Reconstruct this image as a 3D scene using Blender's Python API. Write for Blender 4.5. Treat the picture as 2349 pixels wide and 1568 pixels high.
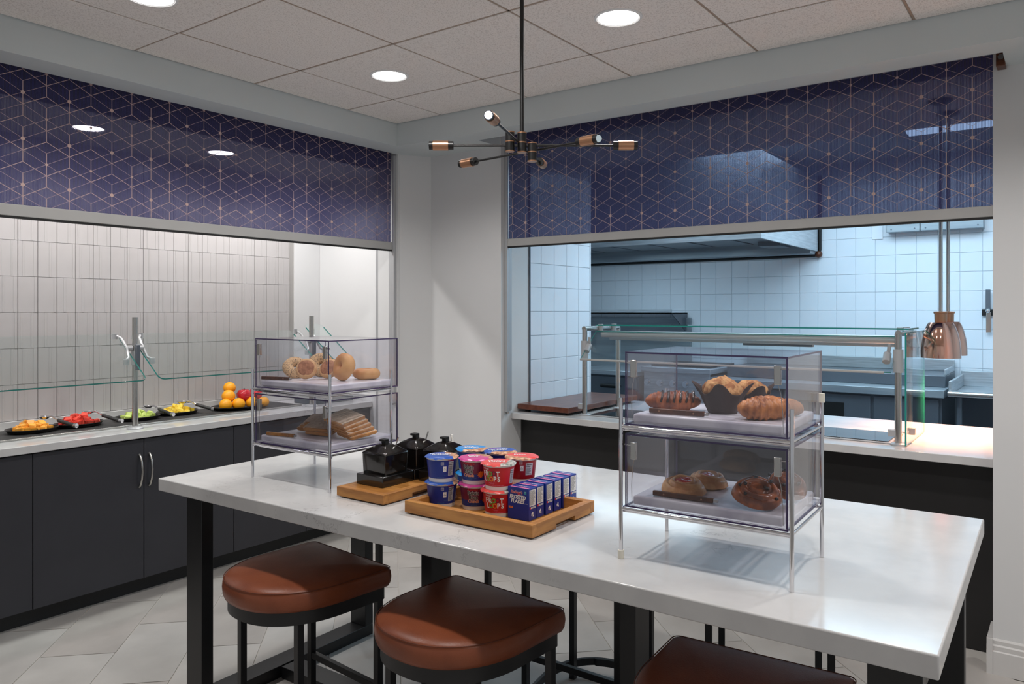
import bpy, bmesh, math, random
from mathutils import Vector, Matrix, noise
PI = math.pi
for o in list(bpy.data.objects): bpy.data.objects.remove(o)
S = bpy.context.scene
C = S.collection
random.seed(7)

# ---------------------------------------------------------------- camera, world, exposure, large lights
cam = bpy.data.cameras.new('camera'); co = bpy.data.objects.new('camera', cam); C.objects.link(co)
cam.sensor_width = 36; cam.lens = 1760.3 * 36 / 2349; cam.shift_y = -(784 - 712.6) / 2349
cam.clip_start = .05; cam.clip_end = 60
co.location = (0, 0, 1.58); co.rotation_euler = (PI/2, 0, math.atan2(.590, .8074) - PI/2)
S.camera = co
S.view_settings.view_transform = 'Standard'; S.view_settings.look = 'None'
S.view_settings.gamma = 1; S.view_settings.use_curve_mapping = False
S.view_settings.exposure = -0.22
w = bpy.data.worlds.new('world'); S.world = w; w.use_nodes = True
w.node_tree.nodes['Background'].inputs[0].default_value = (.93, .96, 1, 1)
w.node_tree.nodes['Background'].inputs[1].default_value = .42

def area(loc, rot, size, power, col=(1, 1, 1), sizey=None, spread=PI):
    l = bpy.data.lights.new('area', 'AREA'); l.energy = power; l.color = col; l.size = size; l.spread = spread
    if sizey: l.shape = 'RECTANGLE'; l.size_y = sizey
    o = bpy.data.objects.new('area_light', l); C.objects.link(o); o.location = loc; o.rotation_euler = rot; return o
def spot(loc, power, col=(1, 1, 1), angle=2.4, blend=.6, r=.08, rot=(0, 0, 0)):
    l = bpy.data.lights.new('spot', 'SPOT'); l.energy = power; l.color = col; l.spot_size = angle; l.spot_blend = blend; l.shadow_soft_size = r
    o = bpy.data.objects.new('spot_light', l); C.objects.link(o); o.location = loc; o.rotation_euler = rot; return o
ROOM_SPOT, ALC_SPOT, KITCHEN, HEAT, SOFT = 46, 31, 108, 75, 2
area((-1.6, -1.4, 2.3), (math.radians(62), 0, math.radians(-50)), 2.6, SOFT, (1, .98, .96), 2.0)  # unseen soft fill light added behind the camera

# ---------------------------------------------------------------- materials
def lin(c): return tuple(((v/255)/12.92 if v/255 <= .04045 else (((v/255)+.055)/1.055)**2.4) for v in c) + (1,)
M = {}
def mat(name, col, rough=.5, metal=0, spec=.5, noise_s=None, noise_col=None, noise_amt=.5, bump=0, bump_s=60, coat=0, trans=0, detail=4, stretch=None, nlo=.4, nhi=.6):
    m = bpy.data.materials.new(name); m.use_nodes = True; nt = m.node_tree; b = nt.nodes['Principled BSDF']
    b.inputs['Base Color'].default_value = lin(col); b.inputs['Roughness'].default_value = rough
    b.inputs['Metallic'].default_value = metal; b.inputs['Specular IOR Level'].default_value = spec
    b.inputs['Coat Weight'].default_value = coat; b.inputs['Transmission Weight'].default_value = trans
    tc = nt.nodes.new('ShaderNodeTexCoord'); mp = nt.nodes.new('ShaderNodeMapping'); nt.links.new(tc.outputs['Object'], mp.inputs[0])
    if stretch: mp.inputs['Scale'].default_value = stretch
    n = nt.nodes.new('ShaderNodeTexNoise'); n.inputs['Scale'].default_value = noise_s or 8; n.inputs['Detail'].default_value = detail
    nt.links.new(mp.outputs[0], n.inputs['Vector'])
    r = nt.nodes.new('ShaderNodeValToRGB'); r.color_ramp.elements[0].position = nlo; r.color_ramp.elements[1].position = nhi
    nc = noise_col or tuple(max(0, v - 5) for v in col)
    a, c2 = lin(col), lin(nc)
    r.color_ramp.elements[0].color = tuple(a[i]*(1-noise_amt)+c2[i]*noise_amt for i in range(3)) + (1,); r.color_ramp.elements[1].color = a
    nt.links.new(n.outputs['Fac'], r.inputs[0]); nt.links.new(r.outputs[0], b.inputs['Base Color'])
    if bump:
        n2 = nt.nodes.new('ShaderNodeTexNoise'); n2.inputs['Scale'].default_value = bump_s; n2.inputs['Detail'].default_value = 3
        nt.links.new(mp.outputs[0], n2.inputs['Vector'])
        bp = nt.nodes.new('ShaderNodeBump'); bp.inputs['Strength'].default_value = bump; bp.inputs['Distance'].default_value = .002
        nt.links.new(n2.outputs['Fac'], bp.inputs['Height']); nt.links.new(bp.outputs[0], b.inputs['Normal'])
    M[name] = m; return m
def emit(name, col, st):
    m = bpy.data.materials.new(name); m.use_nodes = True; nt = m.node_tree; nt.nodes.clear()
    e = nt.nodes.new('ShaderNodeEmission'); o = nt.nodes.new('ShaderNodeOutputMaterial')
    e.inputs[0].default_value = lin(col); e.inputs[1].default_value = st; nt.links.new(e.outputs[0], o.inputs[0]); M[name] = m; return m
def clear(name, tint, refl=1.0, rough=.02, ior=1.45, haze=0, hazecol=(200, 200, 210)):
    """thin clear sheet: tinted transparency with Fresnel reflection"""
    m = bpy.data.materials.new(name); m.use_nodes = True; nt = m.node_tree; nt.nodes.clear()
    o = nt.nodes.new('ShaderNodeOutputMaterial'); t = nt.nodes.new('ShaderNodeBsdfTransparent'); g = nt.nodes.new('ShaderNodeBsdfGlossy')
    f = nt.nodes.new('ShaderNodeLayerWeight'); f.inputs[0].default_value = .5; mx = nt.nodes.new('ShaderNodeMixShader')
    pw = nt.nodes.new('ShaderNodeMath'); pw.operation = 'POWER'; pw.inputs[1].default_value = 5; nt.links.new(f.outputs['Facing'], pw.inputs[0])
    mu = nt.nodes.new('ShaderNodeMath'); mu.operation = 'MULTIPLY_ADD'; mu.inputs[1].default_value = .96*refl; mu.inputs[2].default_value = .04*refl
    t.inputs[0].default_value = tint + (1,); g.inputs['Roughness'].default_value = rough; g.inputs[0].default_value = (1, 1, 1, 1)
    nt.links.new(pw.outputs[0], mu.inputs[0]); nt.links.new(mu.outputs[0], mx.inputs[0])
    nt.links.new(t.outputs[0], mx.inputs[1]); nt.links.new(g.outputs[0], mx.inputs[2])
    if haze:
        d = nt.nodes.new('ShaderNodeBsdfDiffuse'); d.inputs[0].default_value = lin(hazecol); m2 = nt.nodes.new('ShaderNodeMixShader'); m2.inputs[0].default_value = haze
        nt.links.new(mx.outputs[0], m2.inputs[1]); nt.links.new(d.outputs[0], m2.inputs[2]); nt.links.new(m2.outputs[0], o.inputs[0])
    else: nt.links.new(mx.outputs[0], o.inputs[0])
    M[name] = m; return m

mat('wall_paint', (214, 214, 214), .75, noise_s=3, noise_amt=.3)
mat('soffit_paint', (206, 213, 214), .7, noise_s=3, noise_amt=.3)
mat('white_wall', (228, 228, 228), .6, noise_s=3, noise_amt=.3)
mat('ceiling_tile', (240, 234, 230), .95, noise_s=170, noise_col=(196, 188, 182), noise_amt=.6, bump=.5, bump_s=220, nlo=.36, nhi=.5)
mat('grid_metal', (168, 148, 132), .5)
mat('quartz', (208, 207, 206), .14, spec=.42, noise_s=7, noise_col=(190, 189, 190), noise_amt=.45, detail=8)
mat('cabinet', (54, 54, 59), .45, spec=.35, noise_s=5, noise_amt=.4, bump=.15, bump_s=200)
mat('black_panel', (34, 33, 33), .4, noise_s=4, noise_amt=.4)
mat('toe_kick', (26, 27, 29), .5)
mat('black_metal', (25, 25, 27), .38, spec=.5, noise_s=6)
mat('steel', (190, 188, 184), .25, metal=1, noise_s=4, noise_amt=.3)
mat('brushed_steel', (190, 195, 200), .3, metal=.45, noise_s=5, noise_col=(150, 156, 162), noise_amt=.5, stretch=(1, 1, 14))
mat('kitchen_steel', (160, 168, 174), .34, metal=.25, noise_s=3, noise_col=(124, 134, 144), noise_amt=.6, stretch=(1, .4, 5))
mat('dark_steel', (104, 110, 118), .35, metal=.3, noise_s=3, noise_amt=.5)
mat('chrome', (225, 225, 228), .07, metal=1)
mat('alu', (184, 185, 187), .38, metal=.35, noise_s=5)
mat('bar_paint', (176, 175, 173), .5)
mat('black_rubber', (14, 14, 14), .6)
mat('white_plastic', (220, 216, 202), .5)
mat('tile_grey', (196, 193, 193), .2, noise_s=1.2, noise_col=(176, 171, 170), noise_amt=.7, bump=.08, bump_s=30)
mat('tile_white', (232, 235, 240), .16, noise_s=1.5, noise_col=(220, 226, 234), noise_amt=.6)
mat('grout', (172, 169, 166), .9)
mat('grout_kitchen', (206, 212, 220), .9)
mat('floor_stone', (184, 179, 174), .38, noise_s=3.2, noise_col=(156, 151, 147), noise_amt=.8, detail=9, bump=.12, bump_s=40, nlo=.3, nhi=.68)
mat('floor_stone_light', (190, 187, 183), .38, noise_s=2.5, noise_col=(160, 157, 153), noise_amt=.8, detail=9, bump=.12, bump_s=40, nlo=.3, nhi=.68)
mat('floor_grout', (188, 184, 178), .9)
mat('leather', (138, 72, 42), .36, spec=.5, noise_s=9, noise_col=(118, 58, 32), noise_amt=.6, bump=.25, bump_s=260)
mat('leather_seam', (104, 52, 32), .5)
mat('bamboo', (190, 132, 66), .4, noise_s=5, noise_col=(154, 98, 44), noise_amt=.8, stretch=(9, 1, 9), bump=.1, bump_s=40)
mat('bamboo_x', (190, 132, 66), .4, noise_s=5, noise_col=(154, 98, 44), noise_amt=.8, stretch=(1, 9, 9), bump=.1, bump_s=40)
mat('walnut', (98, 54, 30), .35, noise_s=6, noise_col=(66, 34, 20), noise_amt=.8, stretch=(9, 1, 9))
mat('board_wood', (112, 66, 50), .3, noise_s=4, noise_col=(84, 46, 36), noise_amt=.7, stretch=(1, 7, 7))
mat('black_ceramic', (16, 16, 16), .13, spec=.6, coat=.4, noise_s=5, noise_col=(30, 22, 18), noise_amt=.5)
mat('melamine', (46, 45, 45), .55, noise_s=60, noise_col=(70, 69, 68), noise_amt=.4)
mat('black_pan', (24, 23, 23), .35)
mat('marble', (226, 224, 230), .25, noise_s=9, noise_col=(190, 186, 200), noise_amt=.8, detail=7, nlo=.33, nhi=.5)
mat('rose_metal', (226, 178, 158), .09, metal=1)
mat('copper', (182, 138, 108), .35, metal=.8)
mat('lamp_black', (22, 21, 21), .4)
mat('bagel', (214, 160, 98), .5, noise_s=9, noise_col=(186, 120, 62), noise_amt=.8, bump=.2, bump_s=60)
mat('seeded', (208, 172, 128), .7, noise_s=240, noise_col=(92, 78, 66), noise_amt=.9, bump=.9, bump_s=170, nlo=.40, nhi=.48)
mat('muffin_face', (178, 124, 92), .8, noise_s=60, noise_col=(140, 92, 66), noise_amt=.8, bump=.8, bump_s=160)
mat('muffin_side', (214, 172, 126), .8, noise_s=40, noise_col=(190, 140, 92), noise_amt=.6, bump=.3, bump_s=80)
mat('bread', (226, 204, 178), .85, noise_s=90, noise_col=(190, 160, 132), noise_amt=.6, bump=.7, bump_s=180)
mat('crust', (204, 148, 92), .7, noise_s=30, noise_col=(180, 120, 68), noise_amt=.7)
mat('croissant', (196, 124, 62), .4, noise_s=22, noise_col=(126, 62, 24), noise_amt=.85, bump=.5, bump_s=60, stretch=(1, 3, 1))
mat('choc_croissant', (176, 98, 54), .4, noise_s=24, noise_col=(104, 44, 22), noise_amt=.9, bump=.5, bump_s=70)
mat('chocolate', (46, 26, 22), .2, coat=.3)
mat('muffin_top', (214, 164, 108), .8, noise_s=60, noise_col=(156, 94, 48), noise_amt=.9, bump=1, bump_s=120)
mat('tulip_paper', (64, 46, 42), .7, noise_s=6, noise_col=(44, 32, 31), noise_amt=.6, bump=.2, bump_s=20)
mat('danish', (228, 178, 122), .45, noise_s=24, noise_col=(176, 112, 62), noise_amt=.8, bump=.4, bump_s=60)
mat('jam', (196, 40, 40), .12, noise_s=50, noise_col=(150, 20, 26), noise_amt=.8, coat=.5, bump=.6, bump_s=120)
mat('swirl', (176, 98, 54), .26, noise_s=22, noise_col=(84, 38, 20), noise_amt=.9, coat=.3, bump=.4, bump_s=60)
mat('raisin', (28, 16, 18), .4)
mat('cantaloupe', (250, 190, 84), .3, noise_s=20, noise_col=(236, 150, 50), noise_amt=.6)
mat('watermelon', (236, 96, 78), .3, noise_s=30, noise_col=(206, 50, 44), noise_amt=.7)
mat('honeydew', (206, 222, 130), .3, noise_s=20, noise_col=(180, 204, 96), noise_amt=.6)
mat('pineapple', (244, 216, 88), .3, noise_s=40, noise_col=(226, 188, 50), noise_amt=.7)
mat('orange', (250, 168, 20), .4, bump=.3, bump_s=260, noise_s=10)
mat('apple', (196, 36, 52), .25, noise_s=12, noise_col=(160, 22, 36), noise_amt=.7)
mat('cup_white', (232, 230, 226), .5)
mat('print_navy', (20, 48, 140), .35, noise_s=5)
mat('print_blue', (26, 80, 170), .35, noise_s=5)
mat('print_sky', (20, 140, 214), .3, noise_s=5)
mat('print_red', (196, 22, 34), .35, noise_s=5)
mat('print_darkred', (150, 14, 24), .35, noise_s=5)
mat('print_purple', (116, 16, 62), .35, noise_s=5)
mat('print_magenta', (202, 62, 140), .3, noise_s=5)
mat('print_coral', (226, 78, 74), .3, noise_s=5)
mat('print_white', (236, 236, 236), .45)
mat('print_pink', (236, 130, 170), .45)
mat('print_grey', (190, 190, 196), .5)
mat('print_black', (20, 20, 24), .5)
mat('print_orange', (238, 128, 40), .45)
mat('print_yellow', (240, 196, 60), .45)
mat('print_green', (110, 170, 70), .45)
mat('print_teal', (60, 150, 170), .45)
mat('print_crimson', (210, 40, 50), .45)
mat('cereal_picture', (214, 168, 130), .35, noise_s=70, noise_col=(150, 84, 60), noise_amt=.9, detail=6)
mat('loops_picture', (200, 196, 190), .35, noise_s=80, noise_col=(90, 110, 100), noise_amt=.9, detail=6)
mat('sheet_teal_edge', (34, 142, 134), .15, spec=.6)
mat('acrylic_edge', (66, 54, 92), .12, spec=.6)
mat('fluoro_case', (220, 224, 228), .5)
mat('black_glass', (30, 34, 38), .05, spec=.7)
clear('glass', (.955, .985, .98), 1.0)
clear('acrylic', (.955, .953, .972), .9, haze=.006)
clear('bulb_glass', (.95, .95, .97), 1.6)
emit('downlight', (255, 252, 248), 14)
emit('alcove_light', (255, 250, 244), 34)
emit('bulb_on', (222, 230, 255), 25)
emit('bulb_glint', (200, 215, 220), .8)  # weak glow stands in for the glint on a clear glass bulb
emit('fluoro', (190, 225, 255), 5)
emit('heat_bulb', (255, 120, 50), 4)

def quartz_veins():
    nt = M['quartz'].node_tree; b = nt.nodes['Principled BSDF']
    tc = nt.nodes.new('ShaderNodeTexCoord'); n = nt.nodes.new('ShaderNodeTexNoise'); n.inputs['Scale'].default_value = 3.4; n.inputs['Detail'].default_value = 12; n.inputs['Roughness'].default_value = .68
    nt.links.new(tc.outputs['Object'], n.inputs['Vector'])
    r = nt.nodes.new('ShaderNodeValToRGB'); e = r.color_ramp.elements
    e[0].position = .488; e[0].color = (0, 0, 0, 1); e[1].position = .494; e[1].color = (1, 1, 1, 1); x = e.new(.5); x.color = (0, 0, 0, 1)
    nt.links.new(n.outputs['Fac'], r.inputs[0])
    n3 = nt.nodes.new('ShaderNodeTexNoise'); n3.inputs['Scale'].default_value = 1.8; nt.links.new(tc.outputs['Object'], n3.inputs['Vector'])
    r3 = nt.nodes.new('ShaderNodeValToRGB'); r3.color_ramp.elements[0].position = .54; r3.color_ramp.elements[1].position = .66; nt.links.new(n3.outputs['Fac'], r3.inputs[0])
    mu = nt.nodes.new('ShaderNodeMath'); mu.operation = 'MULTIPLY'; nt.links.new(r.outputs[0], mu.inputs[0]); nt.links.new(r3.outputs[0], mu.inputs[1])
    mu2 = nt.nodes.new('ShaderNodeMath'); mu2.operation = 'MULTIPLY'; mu2.inputs[1].default_value = .7; nt.links.new(mu.outputs[0], mu2.inputs[0])
    src = b.inputs['Base Color'].links[0].from_socket
    mx = nt.nodes.new('ShaderNodeMixRGB'); mx.inputs[2].default_value = lin((120, 116, 116)); nt.links.new(mu2.outputs[0], mx.inputs[0]); nt.links.new(src, mx.inputs[1])
    nt.links.new(mx.outputs[0], b.inputs['Base Color'])
quartz_veins()
def fabric():
    m = bpy.data.materials.new('shade_fabric'); m.use_nodes = True; nt = m.node_tree; nt.nodes.clear()
    o = nt.nodes.new('ShaderNodeOutputMaterial'); t = nt.nodes.new('ShaderNodeBsdfTransparent'); d = nt.nodes.new('ShaderNodeBsdfDiffuse'); tl = nt.nodes.new('ShaderNodeBsdfTranslucent')
    t.inputs[0].default_value = (.88, .88, .97, 1); d.inputs[0].default_value = lin((78, 76, 112)); tl.inputs[0].default_value = lin((90, 92, 132))
    m1 = nt.nodes.new('ShaderNodeMixShader'); m1.inputs[0].default_value = .3; nt.links.new(d.outputs[0], m1.inputs[1]); nt.links.new(tl.outputs[0], m1.inputs[2])
    tc = nt.nodes.new('ShaderNodeTexCoord'); wv = nt.nodes.new('ShaderNodeTexWave'); wv.inputs['Scale'].default_value = 55; wv.bands_direction = 'X'
    nt.links.new(tc.outputs['Object'], wv.inputs['Vector'])
    mr = nt.nodes.new('ShaderNodeMapRange'); mr.inputs['To Min'].default_value = .24; mr.inputs['To Max'].default_value = .40; nt.links.new(wv.outputs['Fac'], mr.inputs[0])
    m2 = nt.nodes.new('ShaderNodeMixShader'); nt.links.new(mr.outputs[0], m2.inputs[0]); nt.links.new(m1.outputs[0], m2.inputs[1]); nt.links.new(t.outputs[0], m2.inputs[2])
    nt.links.new(m2.outputs[0], o.inputs[0]); M['shade_fabric'] = m
fabric()
mat('print_gold', (206, 176, 168), .6, noise_s=10)

# ---------------------------------------------------------------- mesh builder
class MB:
    def __init__(s): s.b = bmesh.new(); s.mi = 0; s.xf = None
    def _add(s, vs, fs):
        if s.xf: vs = [s.xf @ Vector(v) for v in vs]
        bv = [s.b.verts.new(v) for v in vs]
        for f in fs:
            try: q = s.b.faces.new([bv[i] for i in f]); q.material_index = s.mi
            except ValueError: pass
        return bv
    def box(s, x0, y0, z0, x1, y1, z1, edge=None, thin=None):
        vs = [(x0,y0,z0),(x1,y0,z0),(x1,y1,z0),(x0,y1,z0),(x0,y0,z1),(x1,y0,z1),(x1,y1,z1),(x0,y1,z1)]
        fs = [(0,3,2,1),(4,5,6,7),(0,1,5,4),(2,3,7,6),(1,2,6,5),(3,0,4,7)]
        n0 = len(s.b.faces); s._add(vs, fs)
        if thin is not None:      # thin = axis normal to the broad faces, other faces get material 'edge'
            ax = {'z': (0, 1), 'y': (2, 3), 'x': (4, 5)}[thin]; s.b.faces.ensure_lookup_table()
            for k in range(6):
                if k not in ax: s.b.faces[n0+k].material_index = edge
        return s
    def prism(s, poly, z0, z1):
        n = len(poly); s._add([(x,y,z0) for x,y in poly]+[(x,y,z1) for x,y in poly],
          [tuple(range(n-1,-1,-1)), tuple(range(n,2*n))]+[(i,(i+1)%n,n+(i+1)%n,n+i) for i in range(n)]); return s
    def loft(s, rings, cap=True, close=True):
        n = len(rings[0]); vs = [p for r in rings for p in r]; fs = []
        for k in range(len(rings)-1):
            for i in range(n if close else n-1):
                j = (i+1) % n; fs.append((k*n+i, k*n+j, (k+1)*n+j, (k+1)*n+i))
        if cap: fs.append(tuple(range(n-1,-1,-1))); fs.append(tuple(range((len(rings)-1)*n, len(rings)*n)))
        s._add(vs, fs); return s
    def lathe(s, prof, n=24, c=(0,0), cap=True):
        return s.loft([[(c[0]+r*math.cos(2*PI*i/n), c[1]+r*math.sin(2*PI*i/n), z) for i in range(n)] for r, z in prof], cap)
    def tube(s, pts, r, n=8, rs=None, cap=True):
        pts = [Vector(p) for p in pts]; rings = []; up = None
        for k, p in enumerate(pts):
            d = (pts[min(k+1,len(pts)-1)]-pts[max(k-1,0)]).normalized()
            if up is None:
                up = Vector((0,0,1)) if abs(d.z) < .9 else Vector((1,0,0))
            a = (up - d*up.dot(d)).normalized(); up = a; b = d.cross(a); rr = rs[k] if rs else r
            rings.append([tuple(p + a*rr*math.cos(2*PI*i/n) + b*rr*math.sin(2*PI*i/n)) for i in range(n)])
        return s.loft(rings, cap)
    def cyl(s, p0, p1, r, n=16, r1=None): return s.tube([p0, p1], r, n, [r, r1 if r1 is not None else r])
    def ball(s, c, r, n=12, sx=1, sy=1, sz=1):
        rings = []
        for k in range(n//2+1):
            t = -PI/2 + PI*k/(n//2); rings.append([(c[0]+sx*r*max(.02,math.cos(t))*math.cos(2*PI*i/n), c[1]+sy*r*max(.02,math.cos(t))*math.sin(2*PI*i/n), c[2]+sz*r*math.sin(t)) for i in range(n)])
        return s.loft(rings)
    def disp(s, amt, sc, seed=0):
        s.b.normal_update()
        for v in s.b.verts: v.co += v.normal*amt*noise.noise(v.co*sc+Vector((seed, seed*1.7, 0)))
        return s
    def build(s, name, mats, parent=None, smooth=None, bevel=0, loc=None, rot=None, bseg=2):
        me = bpy.data.meshes.new(name); bmesh.ops.recalc_face_normals(s.b, faces=s.b.faces); s.b.to_mesh(me); s.b.free()
        for m in (mats if isinstance(mats, (list, tuple)) else [mats]): me.materials.append(M[m])
        if smooth is not None:
            me.polygons.foreach_set('use_smooth', [True]*len(me.polygons)); me.set_sharp_from_angle(angle=math.radians(smooth))
        o = bpy.data.objects.new(name, me); C.objects.link(o)
        if parent: o.parent = parent
        if loc: o.location = loc
        if rot: o.rotation_euler = rot
        if bevel:
            b = o.modifiers.new('bevel', 'BEVEL'); b.width = bevel; b.segments = bseg; b.limit_method = 'ANGLE'; b.angle_limit = .6; b.use_clamp_overlap = True
            if smooth is None: me.polygons.foreach_set('use_smooth', [True]*len(me.polygons)); me.set_sharp_from_angle(angle=math.radians(35))
        return o
def tag(o, label, cat, group=None, kind=None):
    o['label'] = label; o['category'] = cat
    if group: o['group'] = group
    if kind: o['kind'] = kind
    return o
def struct(o): o['kind'] = 'structure'; return o
def thing(name, loc, rz, label, cat, group=None):
    o = bpy.data.objects.new(name, None); C.objects.link(o); o.empty_display_size = .05; o.location = loc; o.rotation_euler = (0, 0, rz); return tag(o, label, cat, group)
def sgroup(name, loc=(0,0,0)):
    o = bpy.data.objects.new(name, None); C.objects.link(o); o.location = loc; return struct(o)
def dup(o, parent=None):
    c = o.copy(); C.objects.link(c)
    if parent: c.parent = parent
    for ch in [x for x in bpy.data.objects if x.parent == o]: dup(ch, c)
    return c
def inst(src, name, parent, loc, rot=(0,0,0), scale=None):
    o = bpy.data.objects.new(name, src.data if hasattr(src, 'data') else src); C.objects.link(o); o.parent = parent; o.location = loc; o.rotation_euler = rot
    if scale: o.scale = scale
    return o
def bx(name, m, c, parent=None, bevel=0):
    return MB().box(*c).build(name, m, parent, bevel=bevel)

# text: outlines of the built-in font turned into flat meshes and laid on a surface through mapf(u, v)
_tc = {}
def text_geo(body, size, shear=0, bold=0, spacing=1):
    k = (body, shear, bold, spacing)
    if k not in _tc:
        cu = bpy.data.curves.new('t', 'FONT'); cu.body = body; cu.size = 1; cu.shear = shear; cu.offset = bold; cu.align_x = 'CENTER'; cu.align_y = 'CENTER'; cu.space_character = spacing; cu.resolution_u = 2
        ob = bpy.data.objects.new('t', cu); C.objects.link(ob); bpy.context.view_layer.update()
        me = bpy.data.meshes.new_from_object(ob.evaluated_get(bpy.context.evaluated_depsgraph_get()))
        _tc[k] = ([tuple(v.co[:2]) for v in me.vertices], [tuple(p.vertices) for p in me.polygons])
        bpy.data.objects.remove(ob); bpy.data.curves.remove(cu); bpy.data.meshes.remove(me)
    vs, fs = _tc[k]; return [(x*size, y*size) for x, y in vs], fs
def text(name, body, size, mapf, m, parent, c=(0,0), shear=0, bold=0, spacing=1, lift=0, squash=1):
    vs, fs = text_geo(body, size, shear, bold, spacing)
    me = bpy.data.meshes.new(name); me.from_pydata([mapf(x*squash+c[0], y+c[1], lift) for x, y in vs], [], fs); me.materials.append(M[m])
    o = bpy.data.objects.new(name, me); C.objects.link(o); o.parent = parent; return o
def patch(mapf, rects, name, m, parent, lift=0, sub=1):
    vs, fs = [], []
    for (u0, v0, u1, v1) in rects:
        n = max(1, int(math.ceil((u1-u0)/.006))) if sub else 1
        for i in range(n):
            a, b = u0+(u1-u0)*i/n, u0+(u1-u0)*(i+1)/n; k = len(vs)
            vs += [mapf(a, v0, lift), mapf(b, v0, lift), mapf(b, v1, lift), mapf(a, v1, lift)]; fs.append((k, k+1, k+2, k+3))
    me = bpy.data.meshes.new(name); me.from_pydata(vs, [], fs); me.materials.append(M[m]); o = bpy.data.objects.new(name, me); C.objects.link(o); o.parent = parent; return o

# ================================================================ ROOM SHELL
ZC, ZU = 2.79, 2.64
fl = sgroup('floor')
bx('floor_base', 'floor_grout', (-3.5, -3.5, -.06, 4.4, 5.0, -.004), fl)
bx('kitchen_floor', 'dark_steel', (4.4, -1.5, -.06, 7.8, 5.2, -.001), fl)
# 45 degree running-bond stone tiles, .325 x .65; rows separate along p=(x-y)/sqrt2, tiles run along q=(x+y)/sqrt2
def make_tile(m, sx, sy, h, g=.003):
    me = MB().box(g, g, -h, sx-g, sy-g, 0).build('floor_tile', m, None, bevel=0); d = me.data; bpy.data.objects.remove(me); return d
ft = [make_tile('floor_stone', .65, .325, .02), make_tile('floor_stone_light', .65, .325, .02)]
p0 = -1.79/math.sqrt(2); q0 = 5.36/math.sqrt(2)
for k in range(-3, 13):
    for j in range(-8, 4):
        p = p0 + k*.325; q = q0 + (j + (.5 if k % 2 else 0))*.65
        x = (p+q)/math.sqrt(2); y = (q-p)/math.sqrt(2); cx, cy = x+.35, y+.12
        if not (.75 < cx < 4.35 and -.55 < cy < 4.5): continue
        if cx*.8074+cy*.59 < 1.3: continue
        t = inst(ft[(k*3+j*5) % 3 % 2], 'floor_tile', fl, (x, y, 0), (0, 0, PI/4)); 
ce = sgroup('ceiling')
bx('ceiling_deck', 'grid_metal', (-3.2, -3.2, ZC+.006, 4.3, 4.0, ZC+.08), ce)
gx = [3.14-.65*k for k in range(-1, 9)]; gy = [3.14-.652*k for k in range(-1, 9)]
for i in range(len(gx)-1):
    for j in range(len(gy)-1):
        x1, x0, y1, y0 = min(gx[i], 3.56), gx[i+1], min(gy[j], 3.52), gy[j+1]
        if x0 > 3.5 or y0 > 3.5: continue
        g = .006
        MB().box(x0+g, y0+g, ZC-.004+.0015*((i*7+j*3) % 3-1), x1-g, y1-g, ZC+.02).build('ceiling_tile', 'ceiling_tile', ce, bevel=.003)
gm = MB()
for x in gx[1:]: gm.box(x-.005, -2.7, ZC-.001, x+.005, 3.52, ZC+.006)
for y in gy[1:]: gm.box(-2.7, y-.005, ZC-.001, 3.56, y+.005, ZC+.006)
gm.build('ceiling_grid', 'grid_metal', ce)

# left wall (plane y=3.69, opening x<3.74) with soffit, blind pocket and serving alcove
wl = sgroup('wall_left')
MB().box(-3.2, 3.52, ZU, 3.95, 3.70, ZC).build('soffit', 'soffit_paint', wl)
MB().box(-3.2, 3.80, 2.57, 3.95, 3.95, ZC+.06).build('header', 'wall_paint', wl)
# chamfered corner pier: wall end, angled face, right wall face
MB().prism([(3.74, 3.69), (3.758, 3.69), (3.95, 3.578), (3.95, 2.975), (4.268, 2.975), (4.268, 3.88), (3.74, 3.88)], 0, ZC).build('corner_pier', 'wall_paint', wl)
wa = sgroup('wall_alcove')
MB().box(-1.0, 4.771, 0, 3.96, 4.9, 2.6).build('wall_core', 'grout', wa)
struct(MB().box(3.962, 3.882, 0, 4.2, 4.9, 2.6).build('wall_end', 'white_wall'))
struct(MB().box(3.722, 4.762, .9142, 3.960, 4.79, 2.57).build('wall_back', 'white_wall'))
struct(MB().box(3.741, 3.8805, 0, 3.775, 3.905, 2.568).build('trim_3', 'alu'))
MB().box(-1.0, 3.80, 2.57, 3.96, 4.9, 2.63).build('alcove_ceiling', 'white_wall', wa)
MB().box(-1.1, 3.8, 0, -1.0, 4.9, 2.6).build('end_wall', 'white_wall', wa)
# fluted wall tiles .102 x .2025, flat plate with a raised band whose place differs per tile
def fluted(prof, w_, h, hh):
    b = MB(); n = len(prof)
    prof = [(0, .001), (.0015, prof[0][1])] + [q_ for q_ in prof[1:-1]] + [(w_-.0015, prof[-1][1]), (w_, .001)]
    b.loft([[(x, -d, z) for x, d in prof] + [(w_, 0, z), (0, 0, z)] for z in (.0006, h-.0006)])
    o = b.build('tile', 'tile_grey', None); d = o.data; bpy.data.objects.remove(o); return d
W_, H_ = .1012, .2008
profs = [
 [(0, .007), (.058, .007), (.060, .0092), (.068, .0092), (.070, .007), (W_, .007)],
 [(0, .007), (.022, .007), (.024, .0088), (.030, .0088), (.032, .007), (.078, .007), (.080, .0090), (.092, .0090), (.094, .007), (W_, .007)],
 [(0, .007), (.084, .007), (.086, .0095), (.094, .0095), (.096, .007), (W_, .007)],
 [(0, .007), (.034, .007), (.036, .0090), (.046, .0090), (.048, .007), (W_, .007)],
 [(0, .007), (.010, .007), (.012, .0088), (.018, .0088), (.020, .007), (.066, .007), (.068, .0092), (.074, .0092), (.076, .007), (W_, .007)]]
TM = [fluted(p, W_, H_, 0) for p in profs]
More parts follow.
